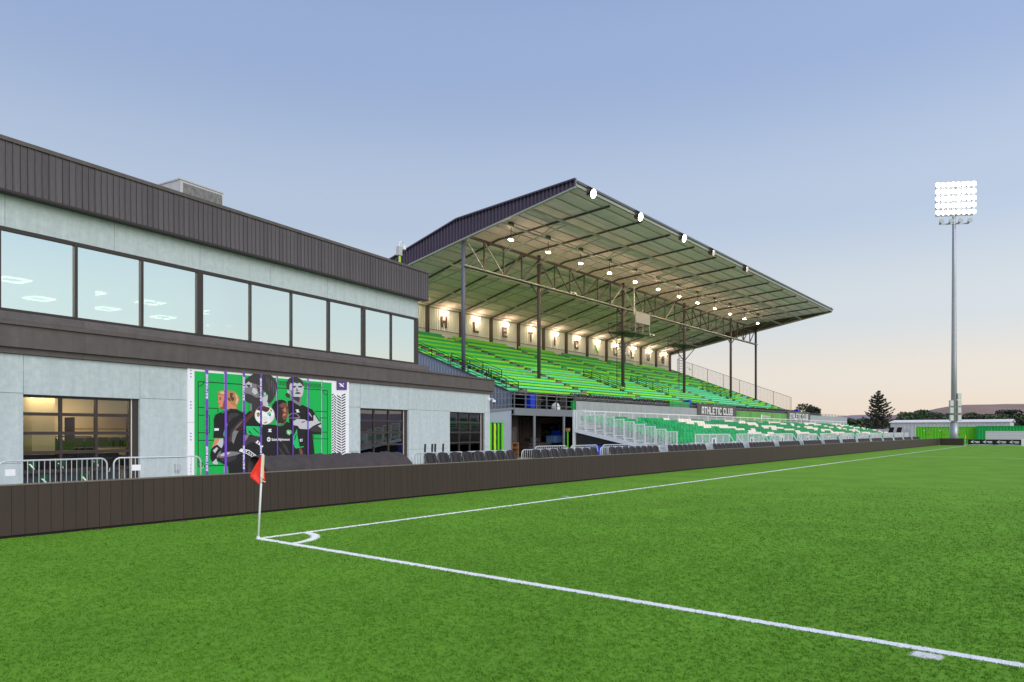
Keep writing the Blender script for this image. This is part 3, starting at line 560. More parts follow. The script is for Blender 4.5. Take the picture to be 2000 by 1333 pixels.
# brown band, its cap, sloped sill flashing and lower trim
s0 = SL
for k, b in enumerate([-5.2, -1.4, 2.4, 6.2, 10.0, 13.8, 17.6, 21.4, 25.2, SE+.2]):
    obj('band_panel', MB().box(-.055, .22, s0+.003, b-.003, 4.47, 5.14), 'brown_trim', club)
    obj('band_trim', MB().box(-.055, .10, s0+.003, b-.003, 4.285, 4.465), 'brown_trim', club)
    obj('band_cap', MB().box(-.3, .30, s0+.001, b-.001, 5.145, 5.235), 'brown_trim', club)
    if b <= 21.4:
        b2 = min(b, 21.2)
        obj('sill_flashing', MB().prism([(-.06, 5.24), (.24, 5.24), (.24, 5.30), (.06, 5.56), (-.06, 5.56)], lambda a, c, t: (a, t, c), s0+.003, b2-.003), 'brown_trim', club)
    s0 = b
# standing-seam fascia: one piece per sheet
n = int(round((20.86-SL)/0.205)); st = (20.86-SL)/n
pm = MB().box(0.02, .34, 0.0, st-.012, 9.16, 10.60).box(.34, .362, 0.0, .028, 9.16, 10.60).mesh('fascia_sheet', 'fascia_metal')
obj('fascia_backing', MB().box(.0, .30, SL, 20.83, 9.19, 10.55), 'brown_dark', club)
for k in range(n):
    obj('fascia_sheet', pm, None, club, loc=(rnd.uniform(-.006, .006), SL+k*st, 0))
obj('fascia_end', MB().box(-14, .36, 20.862, 20.90, 9.16, 10.60), 'fascia_metal', club)
obj('fascia_shadow_strip', MB().box(.0, .375, SL, 20.9, 9.09, 9.155), 'brown_dark', club)  # dark strip draws in the shadow line below the fascia
obj('coping', MB().box(-.35, .40, SL, 20.93, 10.605, 10.73), 'brown_trim', club)
obj('coping', MB().box(-14, -.352, 20.6, 20.93, 10.605, 10.73), 'brown_trim', club)
# upper windows
mull = [-2.24, 0.0, 2.23, 4.51, 6.85, 9.23, 11.43, 13.69, 16.08, 18.19, 20.24]
wide = {6.85: .13, 13.69: .06, 16.08: .11, 2.23: .05, 4.51: .05}
for a, b in zip(mull, mull[1:]):
    wa = wide.get(a, .032); wb = wide.get(b, .032)
    f = MB().box(-.14, .015, a, a+wa, 5.58, 8.1).box(-.14, .015, b-wb, b, 5.58, 8.1).box(-.14, .012, a+wa, b-wb, 8.0, 8.1).box(-.14, .012, a+wa, b-wb, 5.58, 5.65)
    wdw = obj('window', f, 'frame_dark', club)
    obj('pane', MB().box(-.07, -.055, a+wa-.005, b-wb+.005, 5.64, 8.01), 'window_glass', wdw)
obj('corner_post', MB().box(-.2, .015, 20.242, SU, 5.58, 8.1), 'frame_dark', club)
wdw = obj('window', MB().box(-.3, -.2, SU-.15, SU, 5.58, 8.1).box(-4.5, -4.35, SU-.15, SU, 5.58, 8.1).box(-4.35, -.3, SU-.14, SU-.01, 8.0, 8.1).box(-4.35, -.3, SU-.14, SU-.01, 5.58, 5.65), 'frame_dark', club)
obj('pane', MB().box(-4.36, -.29, SU-.07, SU-.055, 5.64, 8.01), 'window_glass', wdw)
# upper room shell
obj('upper_floor', MB().box(-15.7, -.3, SL+.3, SU-.2, 5.1, 5.4), 'interior_floor', club)
obj('upper_ceiling', MB().box(-15.7, -.3, SL+.3, SU-.2, 8.25, 8.4), 'interior_white', club)
obj('back_wall', MB().box(-15.69, -15.5, SL+.3, SU-.2, 5.4, 8.25), 'interior_white', club)
for sx in (6.85, 13.69): obj('interior_column', MB().box(-8.2, -7.6, sx-.3, sx+.3, 5.4, 8.25), 'interior_white', club)
# ceiling lights, real lit fittings seen through the glass
def ring_light(x, y, z, i, where):
    m = MB(); a, t = .50, .085
    m.box(-a, a, -a, -a+t, -.05, 0).box(-a, a, a-t, a, -.05, 0).box(-a, -a+t, -a+t, a-t, -.05, 0).box(a-t, a, -a+t, a-t, -.05, 0)
    o = obj('ceiling_light', m, 'light_panel'); o.location = bloc(x, y, z); o.rotation_euler = (0, 0, BR)
    tag(o, where, 'ceiling light', 'square ring lights in the upper room')
for i, y in enumerate((1.4, 4.4, 7.55, 10.5, 13.9, 16.9)):
    ring_light(-8.8, y, 8.24, i, '%s lit square ceiling light from the left, front row of the upper room' % nth(i))
for i, y in enumerate((4.0, 7.2, 10.4, 13.6, 17.2)):
    ring_light(-12.4, y, 8.24, i, '%s lit square ceiling light from the left, back row of the upper room' % nth(i))
# ground-floor rooms
obj('ground_floor', MB().box(-15.7, -.3, SL+.3, SE-.3, -.1, .02), 'interior_floor', club)
obj('ground_ceiling', MB().box(-15.7, -.3, SL+.3, SE-.3, 3.4, 3.5), 'interior_white', club)
obj('shop_back_wall', MB().box(-6.4, -6.2, SL+.3, 12.2, .02, 3.4), 'interior_beige', club)
obj('partition', MB().box(-6.2, -.3, 12.0, 12.2, .02, 3.4), 'interior_white', club)
obj('shop_column', MB().box(-3.1, -2.3, 2.0, 2.75, .02, 3.4), 'interior_beige', club)
obj('gym_back_wall', MB().box(-7.4, -7.2, 12.2, SE-.3, .02, 3.4), 'timber_dark', club)
# overhead glass doors
def overhead_door(a, b, gl, stile):
    right = b-.24
    d = obj('overhead_door', MB().box(-.28, -.16, a, a+.05, .02, 3.05).box(-.28, -.16, right-.06, right, .02, 3.05).box(-.28, -.16, a+.05, right-.06, 2.97, 3.05), 'frame_dark', club)
    obj('jamb', MB().box(-.29, -.10, right+.03, b, .02, 3.05), 'frame_dark', d)
    obj('track', MB().box(-.26, -.14, right+.003, right+.027, .02, 3.05), 'wall_white', d)
    zs = [.02, .62, 1.22, 1.84, 2.45, 2.97]
    for k, z in enumerate(zs[:-1]):
        obj('rail', MB().box(-.27, -.15, a+.052, right-.062, z-.05 if k else z, z+.05), 'frame_dark', d)
    xs = [a+.05]+[a+.05+(right-.11-a)*f for f in (1/3, 2/3)]+[right-.06]
    for x in xs[1:-1]: obj('stile', MB().box(-.265, -.155, x-.04, x+.04, .07, 2.97), 'frame_dark', d)
    for k in range(5):
        for j in range(3):
            obj('pane', MB().box(-.215, -.205, xs[j]+(.04 if j else 0), xs[j+1]-(.04 if j < 2 else 0), zs[k]+.05, zs[k+1]-(.05 if k < 4 else 0)), gl, d)
    return d
d1 = overhead_door(*DOORS[0], 'door_glass', 3); d2 = overhead_door(*DOORS[1], 'dark_glass', 3); d3 = overhead_door(*DOORS[2], 'dark_glass', 3)
# shield stickers low on the shop door
for s_, z_ in ((.98, .82), (1.85, .82), (3.0, .84), (1.35, .34), (2.6, .34)):
    sh = obj('shield_sticker', MB().prism([(-.13, .17), (0, .2), (.13, .17), (.13, -.05), (0, -.2), (-.13, -.05)], lambda a, c, t: (t, s_+a, z_+c), -.2035, -.200), 'cgreen_dark', d1)
    obj('bolt_print', MB().prism([(-.10, .05), (-.03, .05), (.06, -.05), (.10, -.14), (.0, -.06), (-.04, .0)], lambda a, c, t: (t, s_+a, z_+c), -.1995, -.198), 'white_paint', d1)
# mural frame coordinates
for i, (x, y, r_) in enumerate(((-2.2, 2.2, 0), (-4.6, 4.6, 0))):
    o = obj('ceiling_light', MB().box(-.3, .3, -.9, .9, -.06, 0), 'warm_panel'); o.location = bloc(x, y, 3.395); o.rotation_euler = (0, 0, BR)
    tag(o, 'warm strip light over the shop floor behind the nearest overhead door' if i == 0 else 'warm strip light farther back over the shop floor near the back wall', 'ceiling light')
o = obj('ceiling_light', MB().box(-.2, .2, -.6, .6, -.06, 0), 'warm_panel'); o.location = bloc(-5, 21.5, 3.395); o.rotation_euler = (0, 0, BR)
tag(o, 'warm strip light in the dark room behind the far overhead doors', 'ceiling light')
# shop goods
def rack(x, y, w, h, m1, m2, label, seed):
    t = thing('clothes_rack', label, 'clothes rack', bloc(x, y, .02), BR, local=True, group='racks inside the shop')
    obj('frame', MB().box(-.02, .02, -w/2, -w/2+.04, 0, h).box(-.02, .02, w/2-.04, w/2, 0, h).box(-.02, .02, -w/2+.04, w/2-.04, h-.04, h).box(-.25, .25, -w/2, -w/2+.04, -.0, .04).box(-.25, .25, w/2-.04, w/2, 0, .04), 'steel_dark', t)
    r = random.Random(seed); y0 = -w/2+.08
    while y0 < w/2-.12:
        dw = r.uniform(.05, .09); zb_ = h-.06-r.uniform(.62, .8)
        obj('garment', MB().prism([(-.22, h-.16), (-.05, h-.05), (.05, h-.05), (.22, h-.16), (.24, zb_), (-.24, zb_)], lambda a, c, tt: (a, tt, c), y0, y0+dw), r.choice([m1, m1, m2]), t); y0 += dw+.015
rack(-2.6, .9, 1.7, 1.9, 'lime', 'cgreen', 'rack of lime green shirts inside the shop door', 3)
rack(-4.6, 1.0, 1.6, 2.3, 'cgreen', 'print_purple', 'taller rack of green and purple shirts at the back of the shop', 4)
rack(-3.9, 4.2, 1.4, 1.7, 'black_plastic', 'print_gdark', 'rack of black jackets right of the shop column', 5)
def shelf(x, y, label, m1, seed):
    t = thing('display_shelf', label, 'shelf', bloc(x, y, .02), BR, local=True)
    for z in (.3, .9, 1.5): obj('board', MB().box(-.25, .25, -.7, .7, z, z+.03), 'wood', t)
    for a in (-.7, .66): obj('upright', MB().box(-.25, .25, a, a+.04, 0, 1.9), 'timber_dark', t)
    r = random.Random(seed)
    for z in (.33, .93, 1.53):
        for k in range(4): obj('folded_shirt', MB().box(-.2, .2, -.62+k*.32, -.62+k*.32+.26, z, z+r.uniform(.1, .24)), r.choice([m1, 'black_plastic', 'print_gmid']), t)
shelf(-5.6, 3.3, 'wooden display shelf with folded shirts on the shop back wall', 'print_gdark', 8)
shelf(-2.4, 17.4, 'shelf with green goods behind the middle overhead door', 'cgreen', 9)
shelf(-2.0, 25.2, 'shelf with purple goods behind the farthest overhead door', 'print_purple', 10)
# wall graphics and dark display boards inside the shop
wg = thing('wall_graphic', 'lime, green and purple graphic on the shop back wall', 'wall graphic', bloc(-6.19, 0, 0), BR, local=True)
for a, b, z0, z1, m_ in ((-1.2, .3, 1.1, 2.2, 'lime'), (.3, 1.0, 1.1, 2.2, 'print_purple'), (1.0, 2.3, 1.1, 2.1, 'cgreen'), (-1.2, .9, 2.2, 3.3, 'black_plastic'), (.9, 1.5, 2.2, 3.3, 'print_purple'), (2.3, 3.0, .6, 2.1, 'lime_yellow')):
    obj('colour_field', MB().box(0, .02, a+.003, b-.003, z0+.003, z1-.003), m_, wg)
for i, (a, b) in enumerate(((.75, 1.95), (2.0, 3.05), (3.1, 4.1))):
    t = thing('display_board', 'low black display board behind the shop door, %s from the left' % nth(i), 'display board', bloc(-.75, (a+b)/2, .02), BR, group='black display boards in the shop', local=True)
    obj('panel', MB().box(-.02, .02, -(b-a)/2, (b-a)/2, .05, 1.12), 'black_plastic', t)
    obj('foot', MB().box(-.25, .25, -.3, -.25, 0, .05), 'steel_dark', t); obj('foot', MB().box(-.25, .25, .25, .3, 0, .05), 'steel_dark', t)
t = thing('duffel_shelf', 'dark shelf of bags on the right of the shop', 'shelf', bloc(-3.4, 5.0, .02), BR, local=True)
for z in (.5, 1.25, 1.95): obj('board', MB().box(-.3, .3, -1.2, 1.2, z, z+.04), 'wood', t)
for k in range(5): obj('bag', MB().prism([(-.2, 0), (.2, 0), (.22, .2), (.12, .36), (-.12, .36), (-.22, .2)], lambda a, c, tt: (tt, -1.0+k*.48+a, 1.29+c), -.22, .22), 'black_plastic' if k % 2 else 'print_gdark', t)
for k in range(4): obj('bag', MB().prism([(-.25, 0), (.25, 0), (.25, .25), (.1, .4), (-.12, .4), (-.25, .25)], lambda a, c, tt: (tt, -.9+k*.6+a, .54+c), -.22, .22), 'print_gdark' if k % 2 else 'black_plastic', t)
for y_ in (-1.2, 1.15): obj('upright', MB().box(-.3, .3, y_, y_+.05, 0, 2.4), 'timber_dark', t)
# ---------------- mural
mur = thing('mural', 'large green, black and white printed mural of four footballers on the clubhouse wall', 'mural', bloc(0, 6.28, 0.05), BR, local=True)
W_ = 8.67; ZB = 0.1
def mp(a, b, t): return (t, a, b-.05)
obj('backing_board', MB().box(.003, .062, 0, W_, 0.1, 2.185).box(.003, .062, 0, W_, 2.195, 4.36), 'print_white', mur)
t0 = .0635
def layer(poly, m, name, d=.0012):
    global t0
    obj(name, MB().prism(poly, mp, t0-.0004, t0+d), 'print_'+m, mur); 
g_ = [layer([(a, ZB), (b, ZB), (b, z), (a, z)], 'mgreen', 'green_field') for a, b, z in MGREEN]
t0 = .0660
for wd, pts in MLINES:
    mb = MB()
    for (a0, b0), (a1, b1) in zip(pts, pts[1:]):
        mb.beam(mp(a0, max(b0, ZB), t0), mp(a1, max(b1, ZB), t0), wd, .0012, up=(1, 0, 0))
    obj('pitch_outline', mb, 'print_black', mur)
mb = MB()
for k in range(31):
    a = 4.32+k*.082
    if 4.95 < a < 5.75: continue
    mb.prism([(a, 4.08), (a+.035, 4.08), (a+.10, 3.88), (a+.065, 3.88)], mp, t0-.0005, t0+.0007)
obj('hatching', mb, 'print_black', mur)
t0 = .0675
dt = .0009
for c_, poly in MURAL:
    layer([(a, max(b, ZB)) for a, b in poly], c_, 'printed_figure', d=.0001); t0 += .00028
for a, b, z in MSTRIPE: layer([(a, ZB), (b, ZB), (b, min(z, 4.31)), (a, min(z, 4.31))], 'purple', 'purple_stripe')
def place_text(me, a, b, t, rot90, name):
    o = obj(name, me, None, mur)
    # text plane xy -> mural plane (a along y, b along z)
    mx = Matrix(((0, 0, 1, t), (1, 0, 0, a), (0, 1, 0, b-.05), (0, 0, 0, 1)))
    if rot90: mx = mx @ Matrix.Rotation(math.pi/2, 4, 'Z')
    o.matrix_local = mx
t0 += .002
tm_w = text_mesh('stripe_text', 'BUILT FOR BOISE', .125, 'print_white', .0005, .004, .25)
tm_d = text_mesh('stripe_text', 'BUILT FOR BOISE', .125, 'print_mdark', .0005, .004, .25)
for st_ in (MSTRIPE[0], MSTRIPE[2], MSTRIPE[3]):
    x = st_[1]-.018
    place_text(tm_w, x, .35, t0, True, 'stripe_text'); place_text(tm_d, x, 1.75, t0, True, 'stripe_text'); place_text(tm_w, x, 3.15, t0, True, 'stripe_text')
place_text(text_mesh('sponsor_text', 'Saint Alphonsus', .155, 'print_white', .0005, .003), 3.94, 1.50, t0, False, 'sponsor_text')
cir = [(3.79+.095*math.cos(k*math.pi/8), 1.56+.10*math.sin(k*math.pi/8)) for k in range(16)]
layer(cir, 'white', 'sponsor_cross'); t0 += .002
layer([(3.78, 1.49), (3.80, 1.49), (3.80, 1.63), (3.78, 1.63)], 'black', 'sponsor_cross'); t0 += .0015
layer([(3.72, 1.55), (3.86, 1.55), (3.86, 1.57), (3.72, 1.57)], 'black', 'sponsor_cross')
t0 = .0645
for zc in (4.09, 2.90, 1.70, .5):
    for dz in (-.12, 0, .12):
        layer([(.13+.022*math.cos(k*math.pi/4)*1.3, zc+dz+.03*math.sin(k*math.pi/4)) for k in range(8)], 'dot', 'dot')
for c0, c1, dz in ((7.53, 7.64, .06), (7.66, 7.83, -.12), (7.87, 8.13, -.10), (8.16, 8.43, .10)):
    mb = MB(); k = 0
    while 3.56-k*.125 > .25:
        z = 3.56-k*.125; th = .06
        mb.prism([(c0, z), (c1, z+dz), (c1, z+dz+th), (c0, z+th)], mp, t0-.0004, t0+.0008); k += 1
    obj('chevron_column', mb, 'print_black', mur)
obj('joint', MB().box(.0622, .0632, 0, W_, 2.185, 2.195), 'print_gmid', mur)
# ---------------- small things on the clubhouse
ac = thing('rooftop_unit', 'grey rooftop air handling unit behind the clubhouse parapet', 'roof unit', bloc(-6.4, 10.9, 10.3), BR, local=True)
obj('casing', MB().box(-.85, .85, -1.05, 1.25, .3, 3.2), 'unit_white', ac)
obj('grille', MB().box(.85, .87, -.9, 1.2, .5, 3.1), 'unit_grille', ac)
obj('lid', MB().box(-.89, .89, -1.09, 1.29, 3.202, 3.26), 'unit_white', ac)
obj('curb', MB().box(-.8, .8, -1.0, 1.2, 0, .3), 'steel_dark', ac)
def ptz(name, label, loc, rz, wall=True, group='security cameras'):
    t = thing(name, label, 'camera', loc, rz, local=True, group=group)
    if wall: obj('bracket', MB().box(0, .03, -.1, .1, -.1, .1).path([(.03, 0, 0), (.25, 0, .02), (.34, 0, -.02), (.36, 0, -.08)], .03), 'white_paint', t)
    m = MB()
    prof = [(.02, -.06), (.10, -.08), (.115, -.16), (.11, -.2)]
    c0 = (.36, 0)
    m.path([(c0[0], 0, -.06), (c0[0], 0, -.12), (c0[0], 0, -.2)], .115, 12)
    obj('housing', m, 'white_paint', t)
    obj('dome', MB().path([(c0[0], 0, -.2), (c0[0], 0, -.25), (c0[0], 0, -.29)], .1, 12, .04), 'black_plastic', t)
    return t
ptz('security_camera', 'white dome camera on the far lower corner of the clubhouse', bloc(.01, 27.75, 3.95), BR)
cm = thing('camera_mast', 'white pole with dome camera on the clubhouse roof edge', 'camera mast', bloc(-.6, 19.55, 10.3), BR, local=True)
obj('pole', MB().path([(0, 0, 0), (0, 0, 1.9)], .035), 'white_paint', cm)
obj('equipment_box', MB().box(-.1, .1, -.14, .14, 1.15, 1.62), 'unit_white', cm)
obj('gooseneck', MB().path([(0, .05, 1.85), (0, .2, 1.98), (0, .38, 1.92), (0, .42, 1.75)], .022), 'white_paint', cm)
obj('camera_body', MB().path([(0, .42, 1.75), (0, .42, 1.55)], .1, 10), 'white_paint', cm)
obj('camera_dome', MB().path([(0, .42, 1.55), (0, .42, 1.42)], .09, 10, .05), 'wall_post', cm)
obj('cable', MB().path([(0, -.02, 1.15), (0, -.5, .6), (0, -1.0, .05)], .012, 5), 'steel_dark', cm)
obj('warning_tag', MB().box(.04, .06, -.09, .05, .75, 1.1), 'lime_yellow', cm)
o = obj('wall_lamp', MB().box(0, .09, -.09, .09, -.14, .14).box(.09, .12, -.05, .05, -.08, .02), 'box_grey'); o.location = bloc(.001, 5.85, .55); o.rotation_euler = (0, 0, BR)
tag(o, 'small grey outlet box on the render wall left of the mural', 'outlet box')
# ================================================================== PERIMETER BOARDS
bd = thing('perimeter_board', 'long dark brown perimeter board running beside the touch line', 'perimeter board', (BX-.08, 55, 0))
PW = .2075
ny = 6.0-PW*60
slat = MB().box(BX-.10, BX, .003, PW-.003, .05, .93).mesh('panel', 'board', off=ORG[bd.name])
y = -1.0; k = 0
while y < 30:
    obj('panel', slat, None, bd, loc=(0, y, 0)); y += PW
big = MB().box(BX-.10, BX, .006, 2.08-.006, .05, .93).mesh('panel', 'board', off=ORG[bd.name])
# shared meshes are stored relative to the thing's base; shift so that loc is the panel's start
while y+2.08 <= 114.0:
    obj('panel', big, None, bd, loc=(0, y, 0)); y += 2.08
YB = y
obj('base_strip', MB().box(BX-.11, BX-.02, -1, YB, .004, .05), 'black_matte', bd)
yy = -1.0
while yy < YB:
    y1 = min(yy+5.2, YB); obj('cap', MB().box(BX-.115, BX+.012, yy+.004, y1-.004, .932, .955), 'board_cap', bd); yy = y1
yy = 4.1
while yy < 40:
    obj('foot', MB().box(BX-.01, BX+.14, yy, yy+.08, .003, .012), 'board_cap', bd); yy += 1.66
yy = .5
while yy < YB:
    obj('brace', MB().beam((BX-.12, yy, .85), (BX-.55, yy, .02), .04), 'black_matte', bd); yy += 2.08
# far return of the boards
bd2 = thing('perimeter_board', 'short brown perimeter board across the far end beside the corner flag', 'perimeter board', (-13.4, 113.2, 0))
x = BX+.02
while x < -12.1:
    obj('panel', MB().box(x+.005, x+.955, 113.3, 113.4, .05, .93), 'board', bd2); x += .96
obj('base_strip', MB().box(BX+.02, x, 113.31, 113.39, .004, .05), 'black_matte', bd2)
obj('cap', MB().box(BX+.02, x, 113.28, 113.42, .932, .955), 'board_cap', bd2)

# ================================================================== CORNER FLAGS
def corner_flag(loc, label, flagdir):
    t = thing('corner_flag', label, 'corner flag', loc, 0, 'corner flags', local=True)
    pl = obj('pole', MB().path([(0, 0, 0), (.0, .045, .75), (.0, .09, 1.5)], .019, 10), 'pole_white', t, smooth=True)
    obj('base_cup', MB().path([(0, 0, -.01), (0, 0, .05)], .03, 10), 'white_paint', pl)
    for z in (.98, 1.0, 1.02, 1.05, 1.07): obj('print_mark', MB().path([(0, .057+(z-.95)*.06, z), (0, .057+(z-.95)*.06+.0005, z+.008)], .0195, 10), 'black_matte', pl)
    # drooping pennant with a fold
    def P(a, z):   # a: distance out from the pole
        yb = .06*z
        return Vector((flagdir[0]*a, flagdir[1]*a+yb, z))
    m = MB(); n = 10; rows = []
    for i in range(n+1):
        f = i/n; z = 1.48-.44*f
        if f < .68: wd = .20*f/.68
        else: wd = .20*(1-(f-.68)/.32)
        r_ = []
        for j in range(5):
            g_ = j/4; off = .045*math.sin(g_*6+f*3)*g_
            p = P(wd*g_*.92+.015, z-.10*g_*f); p += Vector((-flagdir[1], flagdir[0], 0))*off
            r_.append(p)
        rows.append(r_)
    base = len(m.v)
    for r_ in rows: m.v += [tuple(p) for p in r_]
    for i in range(n):
        for j in range(4):
            a = base+i*5+j; m.f.append((a, a+1, a+6, a+5))
    b2 = len(m.v)
    # folded tail on the other side of the pole
    rows = []
    for i in range(n+1):
        f = i/n; z = 1.46-.42*f; wd = .06*f
        m.v += [tuple(P(-wd*g_-.012, z-.04*g_)) for g_ in (0, .5, 1)]
    for i in range(n):
        for j in range(2):
            a = b2+i*3+j; m.f.append((a, a+3, a+4, a+1))
    fl = obj('flag', m, 'red_flag', t, smooth=True)
    md = fl.modifiers.new('thickness', 'SOLIDIFY'); md.thickness = .004
    obj('hem', MB().path([P(-.012, 1.48), P(-.014, 1.3), P(-.016, 1.06)], .022, 8), 'flag_hem', fl)
    obj('hem_edge', MB().path([P(-.075, 1.0), P(-.045, 1.01), P(-.02, 1.03)], .009, 6), 'flag_hem', fl)
    return t
corner_flag((TX+.02, GY-.03, 0), 'red flag on a leaning white pole at the near corner of the pitch', (-.72, -.69))
corner_flag((TX, FY, 0), 'small red corner flag at the far end of the touch line', (.72, .3))

# ================================================================== CROWD BARRIERS
def barrier_thing(label, p, q, h=1.18, bars=True, group='metal crowd barriers', z0=0.0, mname='galv'):
    p = Vector((p[0], p[1], z0)); q = Vector((q[0], q[1], z0)); d = q-p; Ln = d.length; rz = math.atan2(-d.x, d.y)
    t = thing('crowd_barrier', label, 'barrier', p, rz, group, local=True)
    r = .17; pts = [(0, 0, .04), (0, 0, h-r)]
    for k in range(1, 7): a = k/6*math.pi/2; pts.append((0, r-r*math.cos(a), h-r+r*math.sin(a)))
    for k in range(0, 6): a = k/6*math.pi/2; pts.append((0, Ln-r+r*math.sin(a), h-r+r*math.cos(a)))
    pts += [(0, Ln, h-r), (0, Ln, .04)]
    fr = obj('frame', MB().path(pts, .021, 8), mname, t, smooth=True)
    obj('bottom_rail', MB().path([(0, .02, .2), (0, Ln-.02, .2)], .016, 6), mname, t)
    for yy in (.25, Ln-.25): obj('foot', MB().beam((-.28, yy, .02), (.28, yy, .02), .05, .03).box(-.02, .02, yy-.02, yy+.02, .03, .2), mname, t)
    n = int(Ln/.125)
    if bars:
        for k in range(1, n): obj('bar', MB().path([(0, Ln*k/n, .2), (0, Ln*k/n, h-.01)], .009, 6), mname, t)
    else:
        mb = MB()
        for k in range(1, n): mb.beam((0, Ln*k/n, .2), (0, Ln*k/n, h-.01), .018)
        obj('bars', mb, mname, t)
    obj('hook', MB().path([(0, Ln+.01, h-.35), (0, Ln+.07, h-.35), (0, Ln+.07, h-.27)], .01, 6), mname, t)
    return t
b1 = barrier_thing('galvanised crowd barrier cut by the left edge of the photo', (-20.25, 5.72), (-20.38, 8.22), z0=0)
b2 = barrier_thing('galvanised crowd barrier in front of the mural edge, its rounded end over the print', (-20.45, 8.42), (-19.95, 10.60))
b0 = barrier_thing('galvanised crowd barrier mostly outside the frame on the far left', (-20.1, 3.1), (-20.24, 5.6))
for b_, y_ in ((b2, .55), (b1, .25)):
    obj('plate', MB().box(.012, .016, y_-.11, y_+.11, .82, .98), 'white_paint', b_)

# ================================================================== BLACK SEAT ROWS BEHIND THE BOARDS
def shell(w, h, lean, r=.07, nz=6, ny=5):
    """seat back shell facing +x, bottom at z=0"""
    m = MB(); rows = []
    for i in range(nz+1):
        f = i/nz; z = h*f; ww = w*(1-.14*f**2.2) if f < .86 else w*(1-.14*f**2.2)*(1-1.6*(f-.86))
        for j in range(ny+1):
            g_ = j/ny*2-1
            x = -lean*f+.045*g_*g_-.02*math.sin(f*math.pi)
            m.v.append((x, ww/2*g_, z-.03*g_*g_*f))
    k = len(m.v)
    for i in range(nz+1):
        for j in range(ny+1):
            a = m.v[i*(ny+1)+j]; m.v.append((a[0]-.035, a[1], a[2]))
    q = ny+1
    for i in range(nz):
        for j in range(ny):
            a = i*q+j; m.f.append((a, a+1, a+q+1, a+q)); b = a+k; m.f.append((b, b+q, b+q+1, b+1))
    for i in range(nz):
        a = i*q; m.f.append((a, a+q, a+q+k, a+k)); a = i*q+ny; m.f.append((a, a+k, a+q+k, a+q))
    for j in range(ny):
        a = j; m.f.append((a, a+k, a+1+k, a+1)); a = nz*q+j; m.f.append((a, a+1, a+1+k, a+k))
    return m
seat_back = shell(.585, .50, .17).mesh('seat', 'black_plastic', smooth=True)
seat_pan = MB().prism([(-.02, 0), (.12, -.03), (.40, .02), (.44, .0), (.42, -.04), (.1, -.08), (-.02, -.05)], lambda a, c, t: (a, t, c), -.23, .23).mesh('pan', 'black_plastic')
slot = MB().box(.0, .012, -.07, .07, .14, .165).mesh('slot', 'black_matte')
rib1 = MB().beam((.008, -.15, .06), (-.12, -.13, .42), .018).beam((.008, .15, .06), (-.12, .13, .42), .018).mesh('rib', 'black_plastic')
SX = -16.45
def seat_row(y0, label, n=8, pitch=.605, x=SX):
    t = thing('seat_row', label, 'seat row', (x, y0, 0), 0, 'rows of black seats behind the boards', local=True)
    Ln = n*pitch
    obj('beam', MB().box(-.12, -.04, .0, Ln, .54, .62), 'galv', t)
    for yy in (.3, Ln/2, Ln-.3): obj('leg', MB().box(-.11, -.05, yy-.03, yy+.03, .03, .54).box(-.35, .2, yy-.05, yy+.05, 0, .03), 'galv', t)
    for k in range(n):
        s_ = obj('seat', seat_back, None, t, loc=(-.06, pitch*(k+.5), .70))
        obj('pan', seat_pan, None, s_); obj('slot', slot, None, s_, loc=(-.03, 0, 0)); obj('rib', rib1, None, s_)
    return t
starts = [16.35+5.87*k for k in range(16)]
for i, y0 in enumerate(starts):
    seat_row(y0, '%s row of eight black plastic seats behind the perimeter board, counted from the tarpaulin' % nth(i))
# barriers right behind the seats
k = 0
for y0 in starts[:9]:
    for j in (0, 1):
        barrier_thing('low galvanised barrier behind the black seats, %s from the tarpaulin' % nth(k), (-17.05, y0-.1+j*2.55), (-17.05, y0+2.4+j*2.55), h=1.17, bars=False, group='barriers behind the black seats'); k += 1
for k, (p, q) in enumerate([((-19.8, 26.7), (-19.5, 28.9)), ((-19.4, 29.1), (-19.35, 31.5)), ((-19.3, 31.9), (-18.7, 33.9)), ((-18.6, 34.1), (-18.4, 36.3))]):
    barrier_thing('galvanised barrier standing in the gangway before the aluminium bleacher, %s from the left' % nth(k), p, q, h=1.2, bars=False, group='barriers before the bleacher')
# four black handles standing behind the first seats
for k, y0 in enumerate((17.5, 17.85, 18.0, 18.4)):
    t = thing('handle_post', 'short black upright handle behind the first black seats, %s from the left' % nth(k), 'handle', (-17.75, y0, 0), 0, 'black handles behind the seats', local=True)
    obj('shaft', MB().path([(0, 0, 0), (0, .02, 1.2)], .022, 8), 'black_matte', t)
    obj('grip', MB().path([(0, .02, 1.18), (0, .02, 1.28), (0, .03, 1.42), (0, .03, 1.46)], .035, 8), 'black_plastic', t)
